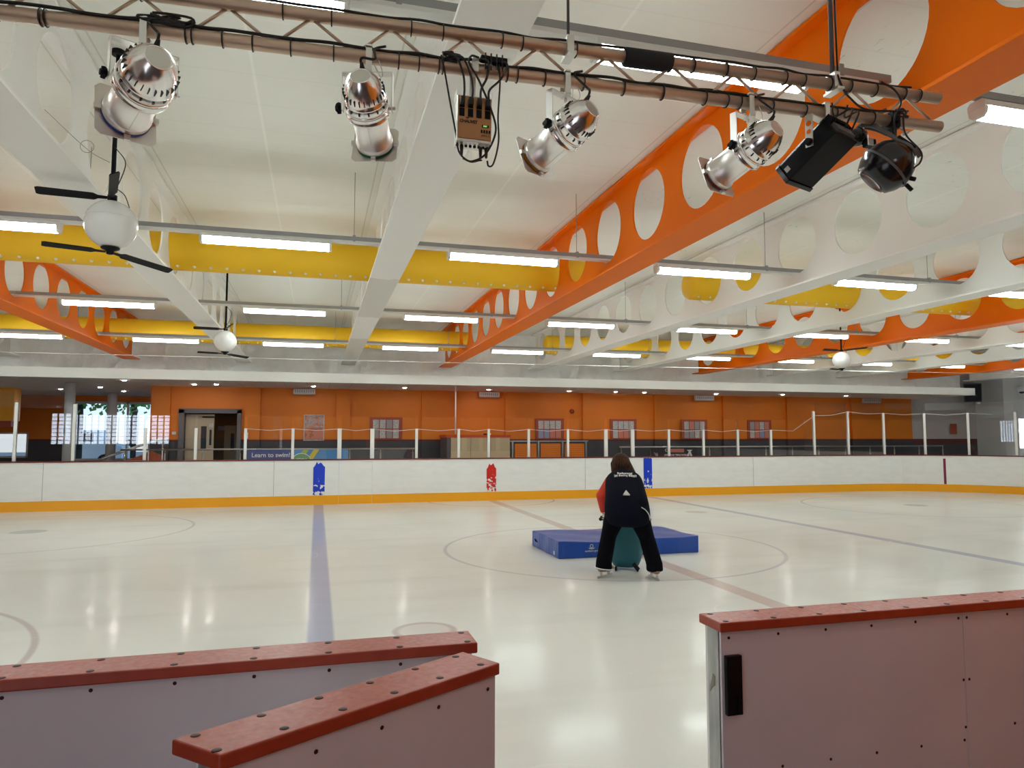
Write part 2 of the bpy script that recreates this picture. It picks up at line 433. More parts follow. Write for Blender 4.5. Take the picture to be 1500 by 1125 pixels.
struct('wall_entry', MB().box((-16, 1.58, 3.2), (32, 1.62, ZR)), M['fascia'])
# far orange wall with its shallow pilasters
wb = MB().box((-4.6, 22.2, .4), (-3.86, 22.4, 3.2)).box((-2.17, 22.2, .4), (22.15, 22.4, 3.2)).box((-3.86, 22.2, 2.56), (-2.17, 22.4, 3.2))
for a, b in ((-4.6, -4.1), (-2.07, -1.65), (.54, .95), (3.14, 4.01), (5.86, 6.32), (8.54, 8.98), (11.18, 11.63), (13.85, 14.35), (16.48, 17.0), (19.3, 19.8)):
    wb.box((a, 22.1, .4), (b, 22.2, 3.2))
struct('wall_back', wb, M['wall'], label='orange back wall with a dark lower band')
struct('wall_recess', MB().box((-4.6, 22.4, .4), (-4.4, 28.2, 3.2)), M['wall'])
rw = MB().box((-16, 28.2, .4), (-13.4, 28.4, 3.2)).box((-13.4, 28.2, 1.9), (-9.7, 28.4, 3.2)).box((-13.4, 28.2, .4), (-9.7, 28.4, 1.02)).box((-9.7, 28.2, .4), (-8.3, 28.4, 3.2)).box((-8.3, 28.2, 3.0), (-4.4, 28.4, 3.2)).box((-8.3, 28.2, .4), (-4.4, 28.4, .9))
struct('wall_far_left', rw, M['wall'])
struct('wall_grey', MB().box((22.15, 22.2, .4), (25.4, 22.4, ZR)), M['wallgrey'])
struct('wall_white', MB().box((25.3, 21.0, .4), (26.0, 22.3, ZR)).box((26.0, 21.5, .4), (26.42, 21.7, ZR)).box((26.42, 21.5, 2.5), (29, 21.7, ZR)).box((26.42, 21.5, .4), (29, 21.7, 1.25)).box((29, 21.5, .4), (32, 21.7, ZR)), M['wallwhite'])
struct('wall_right', MB().box((32, -3, 0), (32.2, 21.7, ZR)), M['wallwhite'])
struct('wall_left', MB().box((-16.2, -3, -.1), (-16, 28.4, ZR)), M['wall'])
# entrance side behind the camera: orange wall with a run of daylit glazing
fw = MB().box((-16, -3.2, 0), (-13.2, -3, 3.2)).box((-13.2, -3.2, 2.95), (-7.6, -3, 3.2)).box((-13.2, -3.2, 0), (-7.6, -3, 1.35)).box((-7.6, -3.2, 0), (32, -3, 3.2))
struct('wall_front', fw, M['wall'])
wf = MB()
for i in range(19): wf.box((-13.2 + i * .311 - .03, -3.12, 1.35), (-13.2 + i * .311 + .03, -3.02, 2.95))
for i in range(9): wf.box((-13.2, -3.12, 1.35 + i * .2 - .02), (-7.6, -3.02, 1.35 + i * .2 + .02))
wo = struct('window_1', wf, M['winframe']); struct('pane', MB().box((-13.2, -3.18, 1.35), (-7.6, -3.13, 2.95)), M['pane_lit'], wo)
# window on the far left with trees outside
wf = MB()
for x in (-8.3, -6.62, -5.72, -4.5): wf.box((x - .035, 28.22, .9), (x + .035, 28.34, 3.0))
wf.box((-8.3, 28.22, .9), (-4.4, 28.34, .97)).box((-8.3, 28.22, 2.93), (-4.4, 28.34, 3.0))
wo = struct('window_2', wf, M['winframe'], label='tall window showing trees outside'); struct('pane', MB().box((-8.27, 28.27, .95), (-4.4, 28.28, 2.95)), M['glass'], wo)
wf = MB()
for x in (-13.35, -11.6, -9.74): wf.box((x - .03, 28.22, 1.02), (x + .03, 28.34, 1.9))
wf.box((-13.4, 28.22, 1.02), (-9.7, 28.34, 1.08)).box((-13.4, 28.22, 1.84), (-9.7, 28.34, 1.9))
wo = struct('window_3', wf, M['winframe']); struct('pane', MB().box((-13.35, 28.27, 1.05), (-9.74, 28.28, 1.87)), M['glass'], wo)
wf = MB().box((26.42, 21.52, 1.25), (26.48, 21.62, 2.5)).box((26.48, 21.52, 1.25), (29, 21.62, 1.3)).box((26.48, 21.52, 2.45), (29, 21.62, 2.5))
for i in range(1, 6): wf.box((26.48, 21.56, 1.25 + i * .2), (29, 21.58, 1.26 + i * .2))
wo = struct('window_4', wf, M['winframe']); struct('pane', MB().box((26.48, 21.63, 1.28), (29, 21.66, 2.48)), M['pane_lit'], wo)
# crumpled insulation sheet above the soffit
mb = MB(); nx, nz = 620, 18; vs = []
for i in range(nx + 1):
    x = -16 + 38.8 * i / nx
    for k in range(nz + 1):
        t = k / nz; z = 3.40 + t * (ZR - 3.40)
        w = .038 * math.sin(x * 2.3 + 1.7 * math.sin(x * .7) + t * 2) + .022 * math.sin(x * 5.1 - t * 5 + 2 * math.sin(x * 1.3)) + .018 * math.sin(t * 9 + x * 1.1) + .06 * abs(math.sin(x * 1.9 + t * 2.2 + 1.5 * math.sin(x * .9))) + .045 * abs(math.sin(x * 4.3 - t * 3.5 + math.sin(x * 2.1 + t * 4)))
        vs.append((x, 20.44 + .14 * t + w * (1 - .3 * t), z))
mb.add(vs, [(i*(nz+1)+k, (i+1)*(nz+1)+k, (i+1)*(nz+1)+k+1, i*(nz+1)+k+1) for i in range(nx) for k in range(nz)], True)
struct('wall_lining', mb, M['foil'], label='crumpled pale insulation sheet above the white fascia')

# ---------------------------------------------------------------- roof beams with round openings
def web(x, y0, y1, z0, z1, yc0, pitch, rad, zc, t):
    mb = MB(); seg = 36
    n0 = math.ceil((y0 - yc0) / pitch - .5); n1 = math.floor((y1 - yc0) / pitch + .5)
    cells = [(yc0 + k * pitch) for k in range(n0, n1 + 1)]
    last = y0
    for yc in cells:
        a, b = max(yc - pitch / 2, y0), min(yc + pitch / 2, y1)
        if yc - rad < a + .02 or yc + rad > b - .02:
            mb.box((x - t, a, z0), (x + t, b, z1)); continue
        angs = sorted(set([2 * PI * i / seg for i in range(seg)] + [math.atan2(z - zc, y - yc) % (2 * PI) for y in (a, b) for z in (z0, z1)]))
        inner = []; outer = []
        for q in angs:
            c, s = math.cos(q), math.sin(q)
            tt = min([(b - yc) / c if c > 1e-9 else 1e9, (a - yc) / c if c < -1e-9 else 1e9, (z1 - zc) / s if s > 1e-9 else 1e9, (z0 - zc) / s if s < -1e-9 else 1e9])
            inner.append((yc + rad * c, zc + rad * s)); outer.append((yc + tt * c, zc + tt * s))
        n = len(angs); vs = []
        for d in (-t, t):
            vs += [(x + d, y, z) for y, z in inner] + [(x + d, y, z) for y, z in outer]
        fs = []
        for i in range(n):
            j = (i + 1) % n
            fs += [(i, j, n + j, n + i), (2*n + i, 3*n + i, 3*n + j, 2*n + j), (i, 2*n + i, 2*n + j, j)]
        mb.add(vs, fs)
    return mb
def make_beam(x, col, ph, label, flange=None):
    t = thing('roof_beam', label, 'roof beam', (x, 1.75, 3.76), 'cellular roof beams with round openings')
    L = -1.75
    def sh(mb): mb.v = [(a - x, b - 1.75, c - 3.76) for a, b, c in mb.v]; return mb
    obj('web', sh(web(x, 1.75, 20.2, 3.785, 4.80, ph, 1.137, .395, 4.368, .009)), M[col], t)
    obj('bottom_flange', sh(MB().box((x - .19, 1.75, 3.76), (x + .19, 20.3, 3.785))), M[flange or col], t, .004)
    obj('top_flange', sh(MB().box((x - .12, 1.75, 4.80), (x + .12, 20.3, 4.83))), M[col], t)
    return t
beams = [(-10.2, 'white', 'white roof beam furthest left at the edge of view'), (-7.46, 'white', 'white roof beam left of the left orange beam'),
 (-4.71, 'orange', 'orange roof beam with round holes at the far left, running away to the back'),
 (-1.96, 'white', 'white roof beam at the left, behind the white globe fans'),
 (.79, 'white', 'white roof beam in the centre, its wide underside showing repainted patches'),
 (3.555, 'orange', 'largest orange roof beam with round holes, passing behind the black spotlights'),
 (6.305, 'white', 'white roof beam with round holes next right of the largest orange beam'),
 (9.05, 'white', 'white roof beam just left of the second orange beam on the right'),
 (11.8, 'orange', 'orange roof beam on the right, shining under lamps, behind two white beams'),
 (14.55, 'white', 'white roof beam just right of the right-hand orange beam'),
 (17.3, 'white', 'white roof beam just left of the farthest orange beam'),
 (20.05, 'orange', 'farthest orange roof beam at the right edge above the speaker'),
 (22.8, 'white', 'white roof beam beyond the farthest orange beam')]
for x, c, lb in beams:
    make_beam(x, c, 3.69 if c == 'orange' else 3.60, lb, 'whitepatch' if x == .79 else None)

# ---------------------------------------------------------------- yellow air ducts
def duct(y, z, x0, x1, label, noz=True, r=.26):
    t = thing('air_duct', label, 'air duct', (x0, y, z), 'yellow fabric air ducts')
    prof = [(.001, 0), (r * .6, .004), (r * .9, .03), (r, .09)]
    n = max(2, int((x1 - x0) / 1.0))
    prof += [(r, .09 + (x1 - x0 - .18) * i / n) for i in range(1, n + 1)] + [(r * .9, x1 - x0 - .03), (r * .6, x1 - x0 - .004), (.001, x1 - x0)]
    mx = Matrix.Rotation(PI / 2, 4, 'Y')
    obj('sleeve', MB().lathe(prof, 40, mx), M['duct'], t)
    nm = None
    xs = [x for x in [math.ceil(x0 / .21) * .21 + i * .21 for i in range(200)] if x < x1 - .1]
    for x in xs[:100]:
        q = R(-62)
        p = Vector((x - x0, -r * math.cos(q) * 1.0, r * math.sin(q)))
        if nm is None:
            nm = MB().ball((0, 0, 0), .022, 8, 6, None, (1, 1, 1)).mesh('nozzle', M['nozzle'])
        o = obj('nozzle', nm, None, t, loc=p)
    return t
duct(10.5, 4.31, -9.0, 4.2, 'yellow duct nearest the camera, running left of the largest orange beam')
duct(10.5, 4.31, 5.94, 20.0, 'yellow duct nearest the camera, seen through holes of the right white beams')
duct(18.47, 4.29, -9.5, 3.95, 'yellow duct along the back, left of the largest orange beam')
duct(18.47, 4.29, 6.02, 22.4, 'yellow duct along the back, seen through holes at the right')

# ---------------------------------------------------------------- lighting trunking and lamps
bayname = {-3: 'at the left edge of view', -2: 'left of the left orange beam', -1: 'just right of the left orange beam', 0: 'between the left and centre white beams', 1: 'just left of the largest orange beam',
           2: 'just right of the largest orange beam', 3: 'between the two right white beams', 4: 'just left of the right-hand orange beam', 5: 'just right of the right-hand orange beam',
           6: 'between the two farthest white beams', 7: 'just left of the farthest orange beam', 8: 'right of the farthest orange beam'}
rowname = ['nearest row above the lighting truss', 'second row from the camera', 'third row from the camera', 'back row']
rowY = [3.585, 8.24, 12.79, 17.34]
zt = 4.03
lampm = None
for ri, y in enumerate(rowY):
    x0, x1 = -10.4, 23.2
    if ri == 0: x1 = 3.50
    t = thing('lighting_trunking', 'grey lamp trunking, ' + rowname[ri], 'light trunking', (0, y, zt), 'grey lighting trunking')
    obj('channel', MB().box((x0, -.03, -.02), (x1, .03, .03)), M['grey'], t, .003)
    obj('blank_cover', MB().box((x0 + .2, -.035, -.05), (x1 - .1, .035, -.0205)), M['lampend'], t, .004)
    for k in range(-3, 9):
        xc = -.585 + 2.75 * k
        if xc + .9 > x1: continue
        w = obj('hanger_wire', MB().tube([(xc + .95, 0, .03), (xc + .95, 0, .80)], .004, 6).box((xc + .935, -.04, -.03), (xc + .965, .04, .045)), M['grey'], t)
    if ri == 0:   # free end continues as one more length right of the orange beam
        t2 = thing('lighting_trunking', 'grey lamp trunking at the top right, right of the largest orange beam', 'light trunking', (0, y, zt), 'grey lighting trunking')
        obj('channel', MB().box((4.0, -.03, -.02), (23.2, .03, .03)), M['grey'], t2, .003)
    for k in range(-3, 9):
        xc = -.585 + 2.75 * k
        if ri == 0 and not (-2 <= k <= 4): continue
        lt = thing('batten_lamp', 'lit fluorescent lamp, ' + rowname[ri] + ', ' + bayname[k], 'ceiling lamp', (xc, y, zt - .055), 'fluorescent lamps')
        if lampm is None:
            prof = [(-.062, -.034), (-.057, -.075), (-.030, -.098), (.030, -.098), (.057, -.075), (.062, -.034)]
            lampm = MB().prism(prof, -.67, .67, lambda u, v, d: (d, u, v)).mesh('diffuser', M['lamp'])
            ends = [MB().prism([(p * 1.03, q * 1.02) for p, q in prof], a_, b_, lambda u, v, d: (d, u, v)).mesh('end_cap', M['lampend']) for a_, b_ in ((-.70, -.671), (.671, .70))]
            bodm = MB().prism([(-.066, -.033), (-.066, 0), (-.045, .02), (.045, .02), (.066, 0), (.066, -.033)], -.7, .7, lambda u, v, d: (d, u, v)).mesh('body', M['lampend'])
        obj('diffuser', lampm, None, lt); obj('end_cap', ends[0], None, lt); obj('end_cap', ends[1], None, lt); obj('lamp_body', bodm, None, lt)

# ---------------------------------------------------------------- globe fans
def fan(x, y, z, label, wire=False):
    t = thing('ceiling_fan', label, 'fan', (x, y, z), 'white globe ceiling fans')
    obj('globe', MB().ball((0, 0, 0), .19, 32, 18).lathe([(.1905, -.002), (.1925, 0), (.1905, .002)], 32, Matrix.Translation((0, 0, .045)) @ Matrix.Diagonal((.975, .975, 1, 1)), capends=False), M['fanwhite'], t)
    obj('pole', MB().tube([(0, 0, .18), (0, 0, ZR - z)], .017, 10).tube([(0, 0, ZR - z - .04), (0, 0, ZR - z)], .05, 12), M['black'], t)
    obj('hub', MB().lathe([(.004, -.185), (.07, -.185), (.066, -.195), (.03, -.21), (.026, -.235), (.005, -.24)], 20), M['black'], t)
    obj('hub', MB().lathe([(.03, .185), (.035, .2), (.035, .235), (.015, .24)], 16), M['black'], t)
    def blade(az, z0, L, w, tilt):
        d = Vector((math.cos(az), math.sin(az), 0)); n = Vector((-d.y, d.x, 0)); up = Vector((0, 0, 1))
        n2 = n * math.cos(tilt) + up * math.sin(tilt); u2 = d.cross(n2)
        sec = [(.03, .3), (.10, .42), (.13, .9), (L * .96, 1.0), (L, .8)]
        vs = []
        for s_, k in sec:
            for a, b in ((-.5, -.004), (.5, -.004), (.5, .004), (-.5, .004)):
                vs.append(d * s_ + n2 * (a * w * k) + u2 * b + up * z0)
        fs = [(4*i + j, 4*i + (j+1) % 4, 4*i + 4 + (j+1) % 4, 4*i + 4 + j) for i in range(4) for j in range(4)] + [(3, 2, 1, 0), (16, 17, 18, 19)]
        return MB().add(vs, fs)
    obj('blade', blade(math.atan2(-.05, -.5), .215, .52, .075, .5), M['black'], t)
    obj('blade', blade(math.atan2(-.80, .22), .215, .62, .075, .5), M['black'], t)
    obj('blade', blade(math.atan2(-.14, -.405), -.22, .45, .06, .35), M['black'], t)
    obj('blade', blade(math.atan2(.55, .32), -.22, .66, .065, -.45), M['black'], t)
    obj('cord', MB().tube(curve_pts([(.01, -.02, .62), (.09, -.03, .5), (.05, -.03, .33), (.02, -.02, .3), (.09, -.02, .24), (.13, -.02, .14)]), .004, 6), M['cable'], t)
    if wire: obj('safety_wire', MB().tube(curve_pts([(-.03, 0, .50), (-.2, .02, .60), (-.52, .06, .90)]), .0025, 5).tube([(-.2 + .05 * math.cos(q), .02, .62 + .05 * math.sin(q)) for q in [i * .5 for i in range(14)]], .0025, 5), M['grey'], t)
    return t
fan(-1.6, 6.09, 3.415, 'white globe fan with black blades at the left, nearest the camera', True)
fan(-1.6, 13.24, 3.425, 'small white globe fan with black blades farther back under the left white beam')
fan(11.3, 13.2, 3.46, 'white globe fan with black blades far right in front of white beams')

# horizontal wire under the far beam ends
tag(obj('net_wire', MB().tube([(-12, 18.9, 3.70), (0, 18.5, 3.70), (8, 18.0, 3.70), (16.5, 17.4, 3.70), (23, 16.7, 3.70)], .009, 6), M['post']), 'thin pale wire stretched across the hall below the far beam ends', 'wire')

# downlights in the far soffit
dl = None
# unseen fill lights added overhead to brighten the near barrier
for i, (x, y) in enumerate(((-1.0, -.6), (.3, -.6), (2.25, -.2), (2.25, 1.0), (-1.0, -2.0))):
    o = obj('fill_downlight', MB().lathe([(.001, -.006), (.11, -.006), (.12, -.014), (.14, -.010), (.14, 0)], 20), M['fillspot'], loc=(x, y, 3.2)); tag(o, 'round fill light added out of view under the low near ceiling', 'downlight', 'added fill lights over the near barrier')
for i, (x, y) in enumerate([(-4.84, 20.15), (-3.33, 21.2), (-2.74, 21.05), (-.14, 21.15), (2.48, 21.05), (5.1, 21.25), (7.73, 21.2), (9.32, 21.15), (10.36, 21.2), (13.05, 21.25), (15.5, 21.0), (18.2, 21.1), (-6.2, 23.2), (-7.6, 24.4), (-6.0, 25.0)]):
    wh = ['left of the doors at the soffit edge', 'above the doors, left one', 'above the doors, right one', 'above the red poster beside the leftmost heater', 'above the first notice board', 'above the cream cabinet', 'above the orange seats', 'left of the third notice board', 'above the third notice board', 'right of the third heater', 'above the last notice board', 'near the right heater', 'in front of the big window, nearest', 'left of the thick column', 'close to the big window'][i]
    if dl is None:
        dl = MB().lathe([(.001, -.006), (.03, -.006), (.036, -.011), (.05, -.009), (.05, 0)], 16, mi=0).mesh('recessed_downlight', M['down'])
    o = obj('downlight', dl, None, loc=(x, y, 3.2)); tag(o, 'small round recessed downlight ' + wh, 'downlight', 'downlights in the far soffit')

# ---------------------------------------------------------------- far boards
def path_pts():
    pts = [(x, YB) for x in (-14, -9.2)]
    return pts
def arc_pt(deg, r=4.2): return (16.8 + r * math.cos(R(deg)), 14.8 + r * math.sin(R(deg)))
def boards(name, path, label, seams=()):
    """path: list of (x, y) on the ice-side face; outward normal is to the left of travel"""
    t = thing(name, label, 'rink boards', (path[0][0], path[0][1], 0), 'white rink boards')
    ox, oy = path[0]
    def strip(d0, d1, z0, z1):
        mb = MB(); n = len(path); vs = []
        for i, (x, y) in enumerate(path):
            a = Vector(path[max(i - 1, 0)]); b = Vector(path[min(i + 1, n - 1)]); tt = (b - a).normalized(); nn = Vector((-tt.y, tt.x))
            for d, z in ((d0, z0), (d1, z0), (d1, z1), (d0, z1)): vs.append((x + nn.x * d - ox, y + nn.y * d - oy, z))
        fs = [(4*i + j, 4*i + (j+1) % 4, 4*i + 4 + (j+1) % 4, 4*i + 4 + j) for i in range(n - 1) for j in range(4)] + [(3, 2, 1, 0), tuple(4*(n-1) + j for j in range(4))]
        return mb.add(vs, fs)
    obj('board_panel', strip(0, .05, .0, 1.135), M['board'], t)
    obj('kick_plate', strip(-.014, -.001, .0, .235), M['kick'], t)
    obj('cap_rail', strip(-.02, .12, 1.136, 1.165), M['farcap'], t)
    for x in seams:
        obj('seam', MB().box((x - ox - .004, -.003, .24), (x - ox + .004, -.0005, 1.13)), M['papergrey'], t)
    return t
bl = boards('rink_boards', [(-14, YB), (.553, YB)], 'long white rink boards with yellow kick strip left of the gate', (-6.2, -1.05))
boards('rink_gate', [(.557, YB), (1.408, YB)], 'narrow white rink gate beside the left blue stripe')
bm_ = boards('rink_boards', [(1.412, YB), (8.078, YB)], 'white rink boards with a torn red stripe in the middle', (7.4,))
boards('rink_gate', [(8.082, YB), (8.928, YB)], 'white rink gate behind the skater, left of the right blue stripe')
br = boards('rink_boards', [(8.932, YB), (12.5, YB)] + [arc_pt(a) for a in range(90, -1, -5)] + [(21, 9), (21, 2.3)], 'white rink boards at the right, curving round the rink corner', (12.9,))
def stripe(name, x, w, z0, z1, m, par, label, jag):
    ox = par.location.x
    n = 7; top = []
    for i in range(n + 1): top.append((x - w/2 + w * i / n, z1 + random.uniform(-jag, 0) - (jag * 1.2 if i in (0, n) else 0)))
    if jag > .05: top[1] = (top[1][0], z1 - .12); top[2] = (top[2][0], z1 - .02); top[n-1] = (top[n-1][0], z1 - .12)
    poly = [(x - w/2, z0), (x + w/2, z0)] + top[::-1]
    o = obj(name, MB().prism([(u - ox, v) for u, v in poly], -.006, -.001, lambda u, v, d: (u, d, v)), m, par); o['label'] = label
stripe('line_marking', .06, .29, .24, 1.12, M['stripeblue'], bl, 'torn bright blue stripe', .09)
stripe('line_marking', 4.64, .27, .24, 1.03, M['stripered'], bm_, 'torn red stripe', .08)
stripe('line_marking', 9.36, .27, .24, 1.13, M['stripeblue'], br, 'bright blue stripe', .02)
px_, py_ = arc_pt(53.1); a = R(53.1)
tn = Vector((-math.sin(a), math.cos(a), 0)); nn = Vector((math.cos(a), math.sin(a), 0))
sm = MB().prism([(-.035, .24), (.035, .24), (.035, 1.05), (-.035, 1.05)], -.007, -.001, lambda u, v, d: Vector((px_ - 8.932, py_ - YB, v)) + tn * u + nn * d)
o = obj('line_marking', sm, M['stripemaroon'], br); o['label'] = 'thin maroon stripe'

# posts and panes
posts = [(-9.25, 2.55, 0, 'tall white glass post beyond the left edge'), (-8.05, 2.55, 0, 'tall white glass post in front of the orange hanging box'),
 (-6.84, 2.55, 0, 'tall white glass post left of the thick round column'), (-5.62, 2.53, 0, 'tall white glass post right beside the thick round column'),
 (-4.07, 1.96, 0, 'short white glass post in front of the tall bright window'), (-2.92, 1.96, 0, 'short white glass post in front of the open double doors'),
 (-1.76, 1.96, 0, 'short white glass post at the left end of the swimming banner'), (-.61, 1.96, 0, 'short white glass post across the swimming banner between lettering and green badge'),
 (.56, 1.96, 1, 'thick white gate post right of the left blue stripe'), (1.405, 1.96, 1, 'thick white gate post at the left edge of the first notice board'),
 (2.58, 1.96, 0, 'short white glass post right of the first notice board'), (3.735, 1.96, 0, 'short white glass post at the left end of the cream cabinet'),
 (4.58, 1.96, 0, 'short white glass post in front of the cream cabinet, above the red stripe'), (5.74, 1.96, 0, 'short white glass post in front of the leftmost orange seat back'),
 (6.91, 1.96, 0, 'short white glass post in front of the rightmost orange seat back'), (8.08, 1.96, 1, 'thick white gate post above and left of the skater'),
 (8.925, 1.96, 1, 'thick white gate post between the skater and the right blue stripe'), (10.1, 1.96, 0, 'short white glass post across the dark banner'),
 (11.26, 1.96, 0, 'short white glass post right of the dark banner'), (12.44, 1.96, 0, 'short white glass post left of the last notice board'),
 (13.61, 1.96, 0, 'short white glass post at the right edge of the last notice board'), (15.2, 2.55, 0, 'tall white glass post where the glass steps up, leftmost tall one on the right'),
 (16.49, 2.56, 0, 'tall white glass post second from where the glass steps up on the right')]
arcp = [(76.8, 2.52, 'tall white glass post in front of the right end of the orange wall'), (59.9, 2.5, 'tall white glass post on the curve, left of the thin maroon stripe'), (43.7, 2.5, 'tall white glass post on the curve, below the black speaker'), (27.2, 2.5, 'tall white glass post at the right edge beside the bright window')]
P = [(x, 19.09, 90.0, h, w, lb) for x, h, w, lb in posts] + [(*arc_pt(a_, 4.29), a_, h, 0, lb) for a_, h, lb in arcp]
pm = {}
for x, y, a_, h, w, lb in P:
    key = (h, w)
    if key not in pm:
        hw = .052 if w else .034
        pm[key] = (MB().box((-hw, -.028, 1.166), (hw, .028, h)).mesh('shaft', M['post']), MB().box((-hw - .004, -.032, 1.166), (hw + .004, .032, 1.18)).mesh('foot_plate', M['grey']))
    t = thing('glass_post', lb, 'glass post', (x, y, 0), 'white posts holding the rink glass')
    t.rotation_euler = (0, 0, R(a_ - 90))
    o = obj('shaft', pm[key][0], None, t); obj('foot_plate', pm[key][1], None, t)
panel = {}
for i in range(len(P) - 1):
    x0, y0, a0, h0, w0, l0 = P[i]; x1, y1, a1, h1, w1, l1 = P[i + 1]
    tall = (h0 > 2.3 and h1 > 2.3) or (i in (3,) and False)
    top = 2.83 if (h0 > 2.3 and h1 > 2.3) else 2.27
    d = Vector((x1 - x0, y1 - y0, 0)); L = d.length; d.normalize(); n = Vector((-d.y, d.x, 0))
    p = Vector((x0, y0, 0)); g0, g1 = (.055 if w0 else .037), (.055 if w1 else .037)
    mb = MB().prism([(g0, 1.168), (L - g1, 1.168), (L - g1, top), (g0, top)], -.005, .005, lambda u, v, dd: d * u + n * dd + Vector((0, 0, v)))
    o = obj('rink_shield', mb, M['glass'], loc=p)
    tag(o, ' '.join(('clear glass right of the ' + l0.replace('white glass ', '').replace('white gate', 'gate')).split()[:16]), 'glass screen', 'clear glass screens above the rink boards')
# thin cord strung from post to post
mb = MB(); pts = []
for i in range(6, len(P) - 1):
    x0, y0, a0, h0 = P[i][:4]; x1, y1, a1, h1 = P[i + 1][:4]
    if h0 < 2.3 and h1 > 2.3: h1 = 2.0
    if h0 > 2.3 and i == 21: h0 = 2.42
    pts += [(x0, y0 - .034, h0 - .01), ((x0 + x1)/2, (y0 + y1)/2 - .034, (h0 + h1)/2 - .05 - .02 * random.random()), ]
tag(obj('safety_line', mb.tube(pts, .006, 5), M['post']), 'thin pale cord sagging from post top to post top along the glass', 'cord')
# ---------------------------------------------------------------- things along the back wall
ZF = .4
def door_set():
    d = bpy.data.objects.new('door_1', None); COL.objects.link(d); d['kind'] = 'structure'; d['label'] = 'grey framed double doorway in the orange wall, one cream leaf open'
    obj('door_frame', MB().box((-3.86, 22.10, ZF), (-3.72, 22.42, 2.53)).box((-2.28, 22.10, ZF), (-2.17, 22.42, 2.53)).box((-3.86, 22.10, 2.43), (-2.17, 22.42, 2.56)), M['frame'], d)
    lf = obj('door_leaf', MB().box((-3.70, 22.30, ZF), (-2.93, 22.345, 2.40)), M['doorwood'], d)
    obj('vision_panel', MB().box((-3.28, 22.285, 1.35), (-3.13, 22.299, 2.05)).box((-3.02 - .03, 22.285, 1.5), (-2.99, 22.299, 1.95)), M['glassdark'], lf)
    obj('notice', MB().box((-3.06, 22.28, 2.02), (-2.95, 22.284, 2.13)), M['paper'], lf)
    obj('door_closer', MB().box((-3.25, 22.24, 2.30), (-2.93, 22.298, 2.34)), M['black'], lf)
    inner = obj('inner_doors', MB().box((-2.86, 24.1, ZF), (-2.40, 24.15, 2.1)).box((-2.38, 24.1, ZF), (-1.9, 24.15, 2.1)), M['doorwood'], d)
    obj('vision_panel', MB().box((-2.66, 24.08, 1.3), (-2.56, 24.098, 1.85)).box((-2.25, 24.08, 1.3), (-2.15, 24.098, 1.85)), M['glassdark'], inner)
    obj('blue_sign', MB().box((-3.05, 24.07, 1.95), (-2.86, 24.098, 2.08)), M['paperblue'], inner)
door_set()
struct('wall_corridor', MB().box((-4.4, 24.16, .4), (-1.2, 24.3, 3.0)).box((-1.3, 22.42, .4), (-1.2, 24.16, 3.0)).box((-4.4, 22.42, 2.62), (-1.2, 24.3, 2.7)), M['dim'])

hv = None
for x0, x1, lb in ((-.72, -.09, 'flat grey heater high on the orange wall, above the red poster'), (4.96, 5.63, 'flat grey heater high on the orange wall, above the cream cabinet'), (12.7, 13.42, 'flat grey heater high on the orange wall, between the third and last notice boards'), (19.75, 20.53, 'flat grey heater high on the wall near the right end')):
    t = thing('wall_heater', lb, 'heater', ((x0 + x1)/2, 22.07, 3.09), 'grey heaters along the top of the orange wall')
    w = (x1 - x0) / 2
    obj('casing', MB().prism([(-.10, -.06), (-.06, -.085), (.02, -.085), (.02, .085), (-.10, .085)], -w, w, lambda u, v, d: (d, u, v)), M['ventgrey'], t, .006)
    g = MB()
    for i in range(9): g.box((-w + .06 + i * (2*w - .12) / 8 - .02, -.104, -.03), (-w + .06 + i * (2*w - .12) / 8 + .02, -.1005, .05))
    obj('grille', g, M['papergrey'], t)

t = thing('poster', 'red and grey poster in a white frame on the orange wall, left of the gate', 'poster', (-.105, 22.19, 2.02))
obj('frame', MB().box((-.30, -.02, -.395), (.30, 0, .395)), M['paper'], t)
obj('print', MB().box((-.27, -.026, -.365), (.27, -.0205, .365)), M['poster'], t)
obj('print_panel', MB().box((.0, -.030, -.36), (.27, -.0265, -.07)), M['paperpink'], t)
nbs = [(1.55, 2.55, 'maroon notice board with six sheets, right of the red poster', [0, 0, 1, 0, 1, 0, 1, 0]),
       (6.90, 7.89, 'maroon notice board with eight sheets, above the orange seats', [0, 0, 0, 0, 3, 3, 2, 2]),
       (9.55, 10.52, 'maroon notice board partly behind the post right of the skater', [0, 0, 0, 0, 0, 2, 2, 1]),
       (12.18, 13.18, 'maroon notice board with pictures, second from the right', [0, 2, 1, 0, 1, 1, 0, 1]),
       (14.86, 15.84, 'maroon notice board farthest right, near where the glass steps up', [1, 2, 0, 2, 0, 2, 3, 2])]
pmats = ['paper', 'papergrey', 'paperpink', 'paperblue']
for x0, x1, lb, pat in nbs:
    t = thing('notice_board', lb, 'notice board', ((x0 + x1)/2, 22.09 if x0 in (12.18,) else 22.19, 2.0), 'maroon notice boards on the orange wall')
    w = (x1 - x0) / 2
    obj('backing', MB().box((-w, -.03, -.345), (w, 0, .345)), M['maroon'], t)
    k = 0
    for r_ in range(2):
        for c in range(4):
            xa = -w + .10 + c * (2*w - .18) / 4; za = .03 - r_ * .30 + .02
            obj('sheet', MB().box((xa, -.035, za - .05), (xa + .175, -.0305, za + .22)), M[pmats[pat[k]]], t); k += 1
tag(obj('fire_bell', MB().lathe([(.001, -.05), (.05, -.045), (.075, -.02), (.08, 0), (.04, .02)], 18, Matrix.Rotation(-PI/2, 4, 'X')), M['maroon'], loc=(8.18, 22.17, 2.59)), 'small round dark red alarm bell high on the orange wall', 'alarm bell')
tag(obj('switch_box', MB().box((-.06, -.05, -.09), (.06, 0, .09)), M['post'], loc=(-2.02, 22.08, 1.78), bevel=.006), 'small white box on the wall right of the doors', 'switch')
